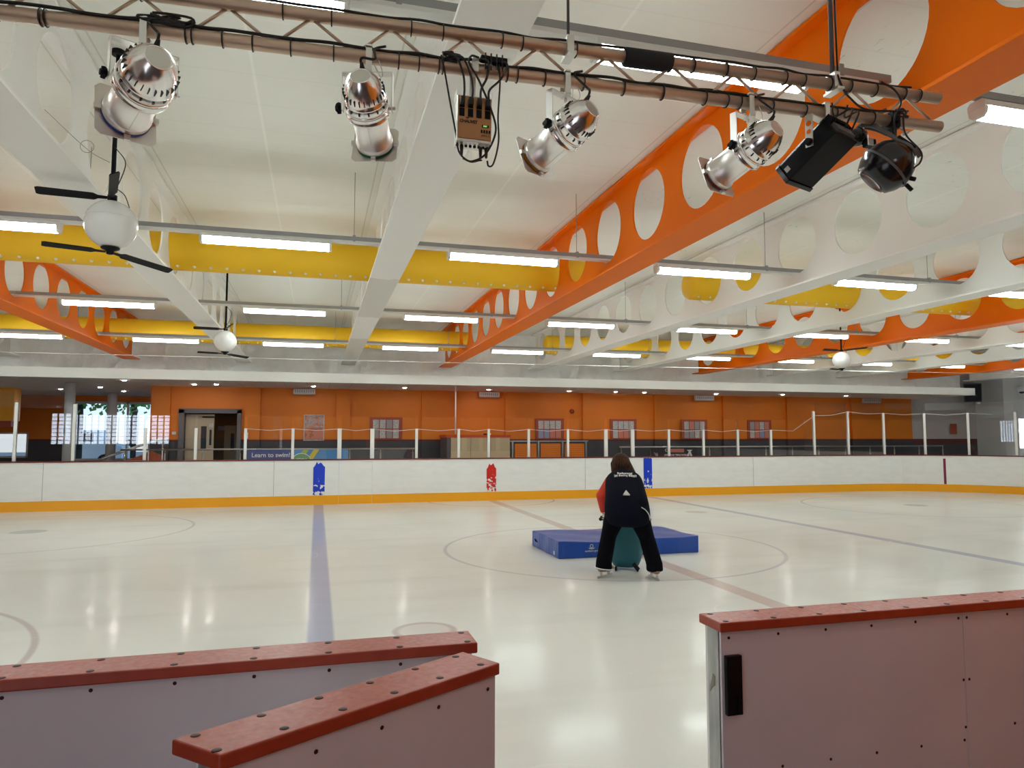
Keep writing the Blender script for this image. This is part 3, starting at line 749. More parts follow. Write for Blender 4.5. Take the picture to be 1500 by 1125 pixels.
tag(obj('switch_box', MB().box((-.05, -.04, -.04), (.05, 0, .04)), M['post'], loc=(-3.98, 22.19, 1.85), bevel=.006), 'small white switch on the wall left of the doors', 'switch')

# cream cabinet with red top
t = thing('cabinet', 'cream cabinet with a red top and perforated front, left of the orange seats', 'cabinet', (3.72, 20.8, ZF))
obj('body', MB().box((0, .02, 0), (1.95, 1.2, 1.32)), M['frame'], t)
for i, (a, b) in enumerate(((.12, .72), (.73, 1.32), (1.33, 1.94))):
    obj('front_panel', MB().box((a, 0, .02), (b, .018, 1.315)), M['perfcream'], t)
obj('top', MB().box((-.03, -.01, 1.322), (1.96, 1.22, 1.40)), M['redtop'], t)
t = thing('remote_handset', 'small dark item lying on the cabinet top', 'handset', (5.0, 21.0, ZF + 1.40))
obj('body', MB().box((-.12, -.03, 0), (.06, .03, .04)), M['black'], t, .004); obj('tip', MB().ball((.09, 0, .025), .025, 10, 8), M['post'], t)
# orange perforated seats
t = thing('seat_bank', 'bank of three orange perforated seat backs in a steel frame', 'seat', (5.76, 20.85, ZF))
for x in (0, .83, 1.62, 2.40):
    obj('upright', MB().box((x - .025, 0, 0), (x + .025, .05, 1.19)), M['steel'], t)
obj('top_rail', MB().box((-.08, -.01, 1.191), (2.46, .06, 1.225)), M['steel'], t)
for a, b in ((.07, .77), (.90, 1.56), (1.69, 2.34)):
    obj('seat_back', MB().box((a, .005, .25), (b, .035, 1.13)), M['perfor'], t, .012)
    obj('seat', MB().box((a, .04, .40), (b, .48, .43)), M['perfor'], t, .01)

# stainless rails
def rail(x0, x1, y, z, xs, label, mid=True):
    t = thing('hand_rail', label, 'handrail', (x0, y, ZF))
    obj('top_rail', MB().tube([(0, 0, z - ZF), (x1 - x0, 0, z - ZF)], .024, 10), M['steel'], t)
    for x in xs: obj('baluster', MB().tube([(x - x0, 0, 0), (x - x0, 0, z - ZF - .1)], .022, 10).tube([(x - x0, 0, z - ZF - .1), (x - x0, 0, z - ZF - .02)], .009, 8), M['steel'], t)
    obj('lower_rail', MB().tube([(0, 0, .12), (x1 - x0, 0, .12)], .012, 8), M['steel'], t)
    return t
rail(-5.0, 2.75, 20.75, 1.40, (-4.9, -3.93, -2.99, -2.04, -1.0, 0, .9, 1.77, 2.70), 'stainless handrail at the left behind the swimming banner')
rail(9.25, 22.05, 20.75, 1.415, (9.31, 10.35, 11.4, 12.46, 13.53, 14.6, 15.64, 16.7, 17.8, 18.83, 19.88, 20.96, 22.03), 'long stainless handrail along the right half of the back walkway')
t = thing('hand_rail', 'sloping double stainless handrail with red side left of the doors', 'handrail', (-5.3, 21.3, ZF))
for dy, dz in ((0, 0), (.25, .04)):
    obj('sloping_rail', MB().tube(curve_pts([(-.35, dy, .72 + dz), (.6, dy, 1.08 + dz), (1.0, dy, 1.22 + dz), (1.3, dy, 1.24 + dz)]), .024, 10), M['steel'], t)
for x, h in ((.85, 1.15), (1.2, 1.22)): obj('baluster', MB().tube([(x, 0, 0), (x, 0, h)], .02, 10), M['steel'], t)
obj('side_panel', MB().prism([(-.3, 0), (1.25, 0), (1.25, .8), (.9, .95), (-.3, .45)], .12, .14, lambda u, v, d: (u, d, v)), mat('ramp_red', (.45, .09, .03), .5), t)

# banners tied on the rails
t = thing('banner', 'blue banner reading Learn to swim! on the left handrail', 'banner', (-1.84, 20.67, 0))
obj('sheet', MB().box((0, 0, .55), (2.69, .008, 1.385)), M['skyblue'], t)
obj('navy_half', MB().box((0, -.003, .55), (1.22, -.0005, 1.385)), M['bannerblue'], t)
text('lettering', 'Learn to swim!', .168, M['print'], t, frame_mx((.10, -.004, 1.185), (1, 0, 0), (0, 0, 1)), bold=.002)
text('lettering', '* New sessions available', .075, M['print'], t, frame_mx((.13, -.004, 1.06), (1, 0, 0), (0, 0, 1)))
text('lettering', 'NOW!', .085, M['print'], t, frame_mx((1.02 + .0, -.004, 1.06), (1, 0, 0), (0, 0, 1)), bold=.002)
for a, m_ in ((1.30, 'limegreen'), (1.58, 'yellow')):
    obj('ribbon', MB().prism([(a, 1.12), (a + .15, 1.12), (a + .32, 1.385), (a + .17, 1.385)], -.006, -.001, lambda u, v, d: (u, d, v)), M[m_], t)
disc = MB().prism([(1.42 + .27 * math.cos(i * PI / 16), 1.05 + .24 * math.sin(i * PI / 16)) for i in range(32)], -.009, -.0065, lambda u, v, d: (u, d, v))
bd = obj('badge_rim', disc, M['print'], t)
obj('badge', MB().prism([(1.42 + .25 * math.cos(i * PI / 16), 1.05 + .22 * math.sin(i * PI / 16)) for i in range(32)], -.011, -.0095, lambda u, v, d: (u, d, v)), M['green'], t)
text('lettering', 'JOIN', .13, M['print'], t, frame_mx((1.42, -.013, 1.06), (1, 0, 0), (0, 0, 1)), 'CENTER', bold=.002)
t = thing('banner', 'dark banner with white lettering on the right handrail', 'banner', (10.3, 20.67, 0))
obj('sheet', MB().box((0, 0, .6), (1.66, .008, 1.395)), M['bannerdark'], t)
obj('red_panel', MB().box((.70, -.004, 1.24), (1.18, -.0005, 1.36)), M['paperpink'], t)
text('lettering', 'CA', .13, M['print'], t, frame_mx((.50, -.004, 1.27), (1, 0, 0), (0, 0, 1)), bold=.002)
text('lettering', 'OWNED BY TRIPLE WORLD', .078, M['print'], t, frame_mx((.47, -.004, 1.13), (1, 0, 0), (0, 0, 1)), spacing=.85, bold=.001)
text('lettering', 'CHAMPION OLYMPIAN', .07, M['paperpink'], t, frame_mx((.52, -.004, 1.045), (1, 0, 0), (0, 0, 1)), spacing=.9, bold=.001)
obj('emblem', MB().prism([(1.28, 1.12), (1.36, 1.12), (1.38, 1.22), (1.40, 1.12), (1.48, 1.12), (1.42, 1.26), (1.48, 1.32), (1.28, 1.32), (1.35, 1.26)], -.004, -.0005, lambda u, v, d: (u, d, v)), M['print'], t)
obj('emblem', MB().prism([(.10, 1.26), (.18, 1.2), (.22, 1.24), (.26, 1.16), (.21, 1.11), (.15, 1.15)], -.004, -.0005, lambda u, v, d: (u, d, v)), M['papergrey'], t)

tag(obj('hanging_rod', MB().tube([(3.82, 20.0, 1.82), (3.82, 20.0, 3.2)], .018, 8), M['post']), 'slim white rod hanging from the soffit above the cabinet left end', 'rod')
# columns
for x, y, r_, lb in ((-6.42, 21.35, .125, 'thick round grey column at the left behind the glass'), (-6.62, 26.2, .15, 'slimmer-looking round grey column in front of the bright window')):
    t = thing('round_column', lb, 'column', (x, y, ZF))
    obj('shaft', MB().lathe([(r_, 0), (r_, 2.79)], 24), M['column'], t); obj('collar', MB().lathe([(r_ + .001, 0), (r_ + .012, .0), (r_ + .012, .06), (r_ + .001, .06)], 24, capends=False), M['grey'], t)
t = thing('bulkhead_box', 'orange box hanging from the soffit at the far left edge', 'bulkhead', (-10.8, 24.2, 2.05))
obj('box', MB().box((-1.5, 0, .17), (2.05, .5, 1.145)), M['kick'], t); obj('lower_edge', MB().box((-1.5, .0, 0), (2.0, .5, .165)), M['maroon'], t)
# speaker, dome camera on the right
t = thing('loudspeaker', 'large black loudspeaker on the grey wall at the right', 'loudspeaker', (24.45, 21.6, 3.45))
t.rotation_euler = (R(5), 0, R(-38))
obj('cabinet', MB().prism([(-.30, -.22), (.30, -.22), (.24, .18), (-.24, .18)], -.36, .36, lambda u, v, d: (u, v, d)), M['darkgrey'], t, .015)
obj('grille', MB().box((-.27, -.232, -.32), (.27, -.2205, .32)), M['ext'], t)
obj('bracket', MB().box((.1, -.1, -.46), (.25, .5, -.362)), M['grey'], t)
t = thing('dome_camera', 'white dome camera on the white wall at the right edge', 'security camera', (26.5, 21.2, 3.5))
obj('housing', MB().lathe([(.001, .22), (.12, .2), (.2, .1), (.21, 0)], 20), M['post'], t); obj('lens_dome', MB().lathe([(.10, -.002), (.09, -.05), (.05, -.08), (.001, -.09)], 20), M['glassdark'], t)
obj('arm', MB().tube([(.15, 0, .1), (.3, .05, .12), (.3, .2, .12)], .03, 8), M['post'], t)
tag(obj('call_box', MB().box((-.14, -.05, -.2), (.14, 0, .2)), M['maroon'], loc=(24.1, 22.18, 2.05), bevel=.01), 'small dark box on the grey wall below the speaker', 'box')

# outdoors beyond the left window
struct('ground', MB().box((-45, 28.6, .1), (15, 75, .3)), M['tarmac'])
def tree(x, y, h, r_, label):
    t = thing('tree', label, 'tree', (x, y, .3), 'trees outside the window')
    obj('trunk', MB().tube([(0, 0, 0), (.05, 0, h * .4), (0, .05, h * .8)], [.22, .17, .1], 10), M['bark'], t)
    mb = MB(); rnd = random.Random(int(x * 10))
    for i in range(1700):
        a, b = rnd.uniform(0, 2*PI), rnd.uniform(-1, 1); q = r_ * rnd.uniform(.55, 1.0) * (1 + .2 * math.sin(3*a))
        c = Vector((q * math.cos(a) * math.sqrt(1-b*b), q * math.sin(a) * math.sqrt(1-b*b), h * .72 + q * b * .8))
        d1 = Vector((rnd.gauss(0, 1), rnd.gauss(0, 1), rnd.gauss(0, 1))).normalized() * .15; d2 = d1.orthogonal().normalized() * .10
        mb.add([c - d1, c - d2, c + d1, c + d2], [(0, 1, 2, 3)])
    mb.ball((0, 0, h * .72), r_ * .6, 12, 8)
    obj('foliage', mb, M['leaf'], t)
tree(-9.9, 34, 5.5, 1.8, 'tree with a dark trunk seen in the left part of the window')
tree(-9.6, 42, 6.5, 2.4, 'leafy tree seen in the right part of the window')
tree(-15, 44, 6.0, 2.2, 'leafy tree outside, behind the low window')
t = thing('van', 'pale van parked outside beyond the window', 'van', (-10.6, 37.5, .3))
obj('body', MB().prism([(-1.9, .35), (1.8, .35), (1.8, 1.0), (1.2, 1.15), (.8, 1.75), (-1.9, 1.8)], -.8, .8, lambda u, v, d: (u, d, v)), M['vehicle'], t, .06)
for x in (-1.2, 1.1): obj('wheel', MB().tube([(x, -.82, .32), (x, -.6, .32)], .32, 16), M['black'], t)
obj('window', MB().box((-1.5, -.815, 1.2), (.6, -.801, 1.6)), M['glassdark'], t)

# ---------------------------------------------------------------- near barrier, with its open gate
CZ = 1.165
scm = MB().lathe([(.001, .0012), (.0085, .0012), (.010, 0), (.010, -.002)], 12).mesh('screw', M['screw'])
scf = MB().lathe([(.001, .0010), (.004, .0010), (.005, 0), (.005, -.002)], 10).mesh('screw', M['screw'])
rsc = Matrix.Rotation(PI/2, 4, 'X')
def barrier(label, x0, x1, xend, seams, capx, frontx, frontx2, t=None):
    t = thing('rink_barrier', label, 'rink barrier', (xend, 2.075, 0), 'near rink barrier')
    sx = lambda x: x - xend
    obj('cap', MB().box((sx(x0), -.066, CZ - .030), (sx(x1), .066, CZ)), M['cap'], t, .004)
    b = [x0] + list(seams) + [x1]
    off = .012 if xend == x0 else 0
    e0 = x0 + (.012 if xend == x0 else 0); e1 = x1 - (.012 if xend == x1 else 0)
    b[0] = e0; b[-1] = e1
    for i in range(len(b) - 1): obj('outer_panel', MB().box((sx(b[i] + .001), -.046, .02), (sx(b[i+1] - .001), -.034, CZ - .031)), M['panel'], t, .002)
    obj('inner_panel', MB().box((sx(e0), .034, .02), (sx(e1), .046, CZ - .031)), M['board'], t)
    obj('kick_strip', MB().box((sx(e0), .0465, .0), (sx(e1), .056, .235)), M['kick'], t)
    ep = xend
    s = 1 if xend == x0 else -1
    obj('end_plate', MB().box((sx(ep + s * .014) - .004, -.033, .0), (sx(ep + s * .014) + .004, .030, CZ - .031)), M['zinc'], t)
    obj('frame_post', MB().box((min(sx(ep + s*.02), sx(ep + s*.07)), -.032, .0), (max(sx(ep + s*.02), sx(ep + s*.07)), .032, CZ - .031)), M['grey'], t)
    for x in capx:
        for y in (-.048, .045): obj('screw', scm, None, t, loc=(sx(x), y, CZ))
    for x, z in frontx + frontx2:
        o = obj('screw', scf, None, t, loc=(sx(x), -.0465, z)); o.rotation_euler = (PI/2, 0, 0)
    return t
xr = [1.262 + i * .1755 for i in range(20)]
tR = barrier('white barrier panels under a red cap, right of the opening', 1.232, 5.0, 1.232, (2.208, 3.4), xr, [(x, 1.112) for x in (1.273, 1.455, 1.637, 1.82, 2.003, 2.189, 2.226, 2.41)], [(x, .697) for x in (1.273, 1.458, 1.641, 1.823, 2.007, 2.192)] + [(2.20, .9), (2.225, .9), (2.2, .74), (2.42, .73)])
obj('latch_plate', MB().box((.021, -.064, .878), (.076, -.047, 1.060)).box((.055, -.074, .886), (.064, -.066, .94)), M['black'], tR, .002)
obj('sticker_scrap', MB().prism([(-.012, .985), (.0, .99), (.006, .972), (.016, .95), (.018, .93), (.002, .95), (-.010, .955)], .0085, .0098, lambda u, v, d: (d, u, v)), mat('torn_sticker', (.30, .28, .22), .7), tR)
xl = [.426 - i * .1925 for i in range(20)]
barrier('white barrier panels under a red cap, left of the opening, behind the open gate', -3.4, .452, .452, (-1.0, -2.2), xl, [(x - .19, 1.117) for x in xl[:9]] + [(.35, 1.117)], [])
# open gate
gp = Vector((.4315, 1.879, 0)); gd = Vector((-.643, -.3883, 0)); GL = gd.length; gd.normalize(); gn = Vector((-gd.y, gd.x, 0))
t = thing('rink_gate', 'open gate with a red cap swung out in front of the left barrier', 'rink gate', gp)
t.rotation_euler = (0, 0, math.atan2(gd.y, gd.x))
# local x runs from the hinge to the free end, local +y faces the camera side
obj('cap', MB().prism([(0, -.071), (0, .071), (GL - .016, .0705), (GL + .018, -.067)], CZ - .030, CZ, lambda u, v, d: (u, v, d)), M['cap'], t, .004)
obj('outer_panel', MB().box((.008, .050, .04), (GL - .03, .062, CZ - .031)), M['panel'], t, .002)
obj('inner_panel', MB().box((.008, -.062, .04), (GL - .03, -.050, CZ - .031)), M['board'], t)
obj('end_plate', MB().box((GL - .036, -.049, .04), (GL - .028, .049, CZ - .031)), M['zinc'], t)
obj('frame_post', MB().box((.01, -.049, .04), (.06, .049, CZ - .031)), M['grey'], t)
for i in range(6):
    for y in (-.05, .045): obj('screw', scm, None, t, loc=(.045 + i * .137, y, CZ))
    o = obj('screw', scf, None, t, loc=(.035 + i * .165, .0625, 1.105)) if i < 5 else None
    if o: o.rotation_euler = (-PI/2, 0, 0)
for z in (.35, .95): obj('hinge', MB().tube([(-.006, .0, z - .06), (-.006, .0, z + .06)], .012, 10), M['grey'], t)
# ---------------------------------------------------------------- lighting truss
TA, TB = Vector((-2.4, 2.653, 0)), Vector((2.692, 2.475, 0))
tdir = (TB - TA).normalized()
def tp(x, z): k = (x - TA.x) / (TB.x - TA.x); p = TA.lerp(TB, k); return Vector((p.x, p.y, z))
ZL, ZU = 3.15, 3.283
t = thing('lighting_truss', 'brown metal ladder truss hanging across the top, carrying the stage lights', 'truss', tp(0, ZL))
O = Vector(t.location)
for z in (ZL, ZU): obj('chord', MB().tube([tp(-2.4, z) - O, tp(2.692, z) - O], .0245, 20), M['truss'], t)
x = -2.32; k = 0
while x + .13 < 2.66:
    a, b = tp(x, ZU - .02), tp(x + .125, ZL + .02)
    obj('brace', MB().tube([a - O, b - O], .0062, 8), M['truss'], t)
    if x + .27 < 2.66: obj('brace', MB().tube([tp(x + .16, ZL + .02) - O, tp(x + .285 - .018, ZU - .02) - O], .0062, 8), M['truss'], t)
    x += .285
def ring(x, z, r=.0275, w=.0028):
    p = tp(x, z); side = Vector((-tdir.y, tdir.x, 0)); up = Vector((0, 0, 1))
    pts = [p + side * r * math.cos(q) + up * r * math.sin(q) - O for q in [i * 2*PI/16 for i in range(17)]]
    return MB().tube(pts, w, 6, False)
rnd = random.Random(4)
for x in (-1.05, -.92, -.905, -.47, -.45, -.35, -.25, -.12, .03, .265, .34, .415, .43, .60, .68, .72, .83, .99, 1.16, 1.33, 1.52, 1.62, 1.68, 1.83, 1.99, 2.14, 2.33):
    obj('cable_tie', ring(x, ZL), M['cable'], t)
for x in (-.62, -.15, .02, .31, .43, .66, .74, .96, 1.18, 1.24, 1.47, 1.62, 1.75, 1.9, 1.99, 2.12, 2.22, 2.35, 2.50, 2.58):
    obj('cable_tie', ring(x, ZU), M['cable'], t)
for x in (.93, 2.14):
    p = tp(x, ZU) - O
    obj('hanger_bracket', MB().box((p.x - .014, p.y - .030, p.z - .034), (p.x + .014, p.y + .030, p.z + .045)).box((p.x - .018, p.y - .05, p.z - .04), (p.x + .018, p.y + .04, p.z - .03)), M['alu'], t)
for x, lb, r_ in ((.93, 'thin drop rod holding the truss near its middle', .006), (2.14, 'thicker drop rod holding the truss near its right end, with a cable on it', .010)):
    p = tp(x, 0); t2 = thing('drop_rod', lb, 'rod', (p.x, p.y, ZU + .04), 'drop rods holding the truss')
    obj('rod', MB().tube([(0, 0, 0), (0, 0, ZR - ZU - .05)], r_, 8), M['darkgrey'], t2); obj('ceiling_plate', MB().box((-.05, -.05, ZR - ZU - .06), (.05, .05, ZR - ZU - .045)), M['grey'], t2)
    if x > 2: obj('cord', MB().tube([(.018, -.01, .02), (.016, 0, .8), (.018, 0, 1.5)], .004, 6), M['cable'], t2)
# black cables laid along the chords
def run(name, z, x0, x1, amp, label, seedn, off, r=.0055):
    rn = random.Random(seedn); pts = []; x = x0
    while x < x1:
        pts.append(tp(x, z + .026 + abs(rn.gauss(0, amp))) + Vector((0, off + rn.uniform(-.006, .006), 0))); x += .11
    return tag(obj(name, MB().tube(curve_pts(pts, 4), r, 7), M['cable']), label, 'cable', 'black cables on the truss')
run('power_cable', ZL, -2.3, 2.35, .005, 'black cable lying along the lower tube of the truss, front one', 2, -.012, .006)
run('power_cable', ZL, -1.4, 2.30, .008, 'thin black cable lying along the lower tube of the truss, behind the front one', 3, .012, .0045)
run('power_cable', ZU, -2.3, 2.60, .004, 'black cable lying along the upper tube of the truss', 5, -.008, .005)
for x0, lb in ((-.60, 'bunch of black cable beside the clamp of the leftmost can light'), (.43, 'bunch of black cable left of the control box'), (2.44, 'bunch of black cable above the black globe light')):
    mb = MB(); rn = random.Random(int(x0 * 100))
    for i in range(3):
        pts = [tp(x0 + rn.uniform(-.02, .13) * (1.3 if x0 < 0 else .5), ZL + .03 + rn.uniform(-.022, .02)) + Vector((0, rn.uniform(-.035, -.02), 0)) for _ in range(7)]
        mb.tube(curve_pts(pts, 5), .0045, 6)
    tag(obj('cable_bundle', mb, M['cable']), lb, 'cable')
p = tp(.62, ZL + .035); pl = thing('cable_splitter', 'flat black cable splitter on the lower tube above the control box', 'splitter', p)
obj('body', MB().box((-.05, -.035, -.012), (.055, -.012, .012)), M['black'], pl, .004)
for i in range(4): obj('strap', MB().box((-.035 + i * .022, -.037, -.045), (-.030 + i * .022, -.033, .02)), M['cable'], pl)
p = tp(1.27, ZU); tag(obj('foam_wrap', MB().lathe([(.027, -.105), (.038, -.10), (.038, .10), (.027, .105)], 14, Matrix.Translation(p) @ Matrix.Rotation(PI/2, 4, 'Y') @ Matrix.Rotation(.035, 4, 'X')), M['ext']), 'black sleeve wrapped round the upper tube in front of the bright lamp', 'sleeve')

# ---------------------------------------------------------------- stage can lights
def can(x, D, d, drop, gel, label, knobside=-1):
    hook = tp(x, ZL); t = thing('can_light', label, 'stage light', hook, 'silver can lights on the truss')
    d = Vector(d).normalized(); p = d.cross(Vector((0, 0, 1))).normalized()
    if p.x < 0: p = -p
    pivot = Vector((0, 0, -drop)); zz = -d; yy = zz.cross(p).normalized()
    T = Matrix(((p.x, yy.x, zz.x, 0), (p.y, yy.y, zz.y, 0), (p.z, yy.z, zz.z, 0), (0, 0, 0, 1)))
    org = pivot + zz * (.95 * D); T.translation = org
    S = T @ Matrix.Diagonal((D, D, D, 1))
    dome = [(.215, -.015), (.235, .0), (.25, -.02), (.32, -.09), (.40, -.21), (.46, -.36), (.495, -.50), (.50, -.60), (.515, -.615), (.515, -.645), (.50, -.655), (.51, -.82)]
    obj('rear_cap', MB().lathe([(.001, -.02), (.216, -.016)], 32, S, capends=False), M['alu'], t)
    obj('ring', MB().lathe([(.51, -.82), (.535, -.83), (.535, -.86), (.515, -.87), (.52, -1.02), (.54, -1.03), (.54, -1.06), (.44, -1.075)], 40, S, capends=False), M['chrome'], t)
    obj('barrel', MB().lathe([(.44, -1.075), (.425, -1.09), (.425, -1.90), (.46, -1.915), (.47, -1.95), (.455, -1.97), (.47, -2.0), (.47, -2.05), (.45, -2.06)], 40, S, capends=False), M['barrel'], t)
    obj('seam', MB().box((-.006, -.43, -1.9), (.006, -.424, -1.1), S), M['alu'], t)
    v = MB()
    for i in range(26):
        q = 2*PI*i/26; Rm = S @ Matrix.Rotation(q, 4, 'Z')
        v.box((.452, -.010, -.50), (.499, .010, -.36), Rm)
    for i in range(14):
        Rm = S @ Matrix.Rotation(2*PI*i/14, 4, 'Z'); v.box((.49, -.02, -.765), (.512, .02, -.70), Rm)
    for i in range(26):
        Rm = S @ Matrix.Rotation(2*PI*i/26, 4, 'Z'); v.box((.42, -.010, -1.12), (.433, .010, -1.085), Rm)
    v.mi = [1] * len(v.f); v.lathe(dome, 40, S, capends=False); obj('rear_dome', v, [M['chrome'], M['cable']], t)
    # square colour frame and its coloured filter
    fr = MB(); n = 32; e = .57
    outer = []; inner = []
    for i in range(n):
        q = 2*PI*(i + .5)/n; c, s = math.cos(q), math.sin(q); k = e / max(abs(c), abs(s)); outer.append((k*c, k*s)); inner.append((.44*c, .44*s))
    for z0, z1 in ((-2.13, -2.115),):
        vs = [S @ Vector((a, b, z)) for z in (z0, z1) for a, b in outer + inner]; fs = []
        for i in range(n):
            j = (i + 1) % n
            fs += [(i, j, n + j, n + i), (2*n + i, 3*n + i, 3*n + j, 2*n + j), (i, 2*n + i, 2*n + j, j), (n + i, n + j, 3*n + j, 3*n + i)]
        fr.add(vs, fs)
    obj('colour_frame', fr, M['alu'], t)
    obj('colour_filter', MB().lathe([(.475, -2.06), (.475, -2.112), (.30, -2.112), (.02, -2.112)], 36, S, capends=False), M[gel], t)
    for q in (0, PI/2, PI, 3*PI/2): obj('frame_clip', MB().box((.475, -.06, -2.112), (.60, .06, -2.03), S @ Matrix.Rotation(q, 4, 'Z')), M['alu'], t)
    # yoke, knob, clamp, cord
    up = Vector((0, 0, 1)); yh = drop - .065; hw = .60 * D
    bn = p.cross(up).normalized() * .016
    def strap(a, b, thick): 
        a, b = Vector(a), Vector(b); ax = (b - a).normalized(); tn = ax.cross(bn).normalized() * thick
        return [a + bn + tn, a - bn + tn, a - bn - tn, a + bn - tn, b + bn + tn, b - bn + tn, b - bn - tn, b + bn - tn]
    ys = MB(); F_ = [(0,3,2,1),(4,5,6,7),(0,1,5,4),(1,2,6,5),(2,3,7,6),(3,0,4,7)]
    for a, b in ((pivot - p*hw - up*.012, pivot - p*hw + up*yh), (pivot + p*hw - up*.012, pivot + p*hw + up*yh), (pivot - p*(hw + .0015) + up*yh, pivot + p*(hw + .0015) + up*yh)):
        ys.add(strap(a, b, .0016), F_)
    obj('yoke', ys, M['alu'], t)
    kn = MB(); kc = pivot - p * (hw + .004)
    for i in range(5):
        q = 2*PI*i/5; kn.tube([kc - p*.010, kc - p*.010 + (up*math.cos(q) + bn.normalized()*math.sin(q)) * .019], .008, 8)
    kn.tube([kc, kc - p*.022], .011, 10)
    obj('knob', kn, M['black'], t)
    obj('bolt', MB().tube([pivot + p*.5*D, pivot + p*(hw + .012)], .007, 8), M['steel'], t)
    cb = MB().box((-.011, -.034, -.066), (.011, -.027, .02)).box((-.011, .027, -.03), (.011, .034, .02)).box((-.011, -.034, .0265), (.011, .034, .033)).box((-.013, -.034, -.07), (.013, .012, -.064)).tube([(0, 0, -.058), (0, 0, -.085)], .006, 8).tube([(0, .03, -.01), (0, .05, -.01)], .006, 8)
    obj('hook_clamp', cb, M['alu'], t)
    rp = S @ Vector((.0, .30, -.10)); 
    obj('cord', MB().tube(curve_pts([rp, rp + zz*.02 + up*.025, rp*.5 + Vector((.03, -.04, .0)), Vector((.02, -.045, .01)), Vector((.06, -.03, .035))]), .0048, 7).tube([rp - zz*.005, rp + zz*.018 + up*.012], [.011, .006], 8), M['cable'], t)
    obj('safety_chain', MB().tube(curve_pts([Vector((.035, -.03, -.02)), Vector((.05, -.03, -.07)), p*.045 + pivot + up*(yh - .01), Vector((.02, -.03, -.04))]), .0018, 5), M['steel'], t)
can(-.601, .178, (-.454, .873, -.18), .195, 'gelblue', 'leftmost silver can light with a blue filter edge')
can(.154, .152, (.236, .891, -.388), .195, 'gelgreen', 'silver can light with a green filter edge, left of the control box')
can(.917, .152, (-.445, .833, -.34), .205, 'gelorange', 'silver can light with an orange filter edge, right of the control box')
can(1.72, .155, (-.30, .90, -.32), .205, 'gelred', 'silver can light in front of the orange beam, left of the black floodlight')

# control box (dimmer) hanging from the truss
p = tp(.551, ZL); t = thing('dimmer_box', 'copper-faced control box with plugs, hanging from the truss between two can lights', 'control box', p)
t.rotation_euler = (R(-4), R(1.5), R(-2))
zc = -.215; W2, H2 = .066, .092
obj('housing', MB().box((-W2, -.025, zc - H2), (W2, .04, zc + H2)), M['alu'], t, .003)
obj('face_plate', MB().box((-W2 + .004, -.028, zc - H2 + .012), (W2 - .001, -.0255, zc + H2 - .004)), M['packface'], t)
obj('bracket', MB().box((-.068, -.02, zc + H2 + .0005), (.068, .035, zc + H2 + .003)).box((-.068, -.02, zc + H2 - .01), (-.0665, .035, zc + H2 + .025)).box((.0665, -.02, zc + H2 - .01), (.068, .035, zc + H2 + .025)).box((-.066, .033, zc + H2 + .003), (.066, .036, zc + H2 + .028)), M['alu'], t)
obj('hook_clamp', MB().box((-.012, .027, zc + H2 + .003), (.012, .034, .03)).box((-.012, -.034, .027), (.012, .034, .033)).box((-.012, -.034, -.02), (.012, -.027, .03)), M['alu'], t)
for i in range(4):
    xs = -.048 + i * .0325
    for zz_ in (.057, .022):
        obj('socket', MB().box((xs - .010, -.031, zc + zz_ - .016), (xs + .010, -.0285, zc + zz_ + .015)), M['black'], t)
for i, xs in enumerate((-.048, -.016, .016, .048)):
    obj('plug', MB().box((xs - .009, -.052, zc + .045), (xs + .009, -.0315, zc + .075)), M['cable'], t, .003)
text('lettering', 'CHAUVET', .0165, M['cable'], t, frame_mx((-.056, -.0287, zc - .018), (1, 0, 0), (0, 0, 1)), ext=.0003, spacing=.88, bold=.0005)
obj('emblem', MB().prism([(-.036, 0), (-.018, 0), (-.027, -.006)], -.0292, -.0285, lambda u, v, d: (u, d, zc + .003 + v)), M['cable'], t)
text('lettering', 'DMX-4', .0105, M['cable'], t, frame_mx((.027, -.0285, zc - .066), (1, 0, 0), (0, 0, 1)), ext=.0003)
obj('display', MB().box((.029, -.030, zc - .030), (.055, -.0285, zc - .020)), M['black'], t)
text('readout', '0.01', .009, M['lcd'], t, frame_mx((.034, -.0305, zc - .0285), (1, 0, 0), (0, 0, 1)), ext=.0002)
for i in range(4): obj('button', MB().box((.025 + i * .010, -.031, zc - .052), (.031 + i * .010, -.0285, zc - .041)), M['black'], t)
for i in range(8): obj('socket', MB().tube([(-.058 + i * .0165, .005, zc - H2 + .0), (-.058 + i * .0165, .005, zc - H2 - .006)], .0055, 8), M['black'], t)
for xs in (-.042, .030, .052): obj('plug', MB().tube([(xs, .0, zc - H2 - .006), (xs, -.002, zc - H2 - .045)], [.0075, .005], 8), M['cable'], t)
def cab(pts, lb, r=.0035):
    return tag(obj('signal_cable', MB().tube(curve_pts(pts, 7), r, 6), M['cable'], loc=p), lb, 'cable', 'cables of the control box')
cab([(-.13, -.02, .03), (-.12, -.03, -.03), (-.10, -.03, -.14), (-.075, -.03, -.27), (-.06, -.02, zc - H2 - .03), (-.02, -.02, zc - H2 - .062), (.02, -.01, zc - H2 - .05), (.030, -.002, zc - H2 - .045)], 'black cable looping down the left side of the control box to its underside')
cab([(.09, -.03, .02), (.095, -.03, -.05), (.09, -.02, -.18), (.092, -.02, -.28), (.075, -.01, zc - H2 - .055), (.058, -.002, zc - H2 - .065), (.052, -.002, zc - H2 - .045)], 'thin black cable hanging in a loop right of the control box')
cab([(.01, -.04, .03), (-.02, -.05, .028), (-.03, -.05, .0), (.0, -.05, -.05), (.02, -.06, -.10), (.055, -.05, -.17), (.075, -.045, -.25), (.04, -.035, zc - H2 - .03), (-.01, -.02, zc - H2 - .06), (-.042, -.003, zc - H2 - .045)], 'black cable crossing the face of the control box', .004)
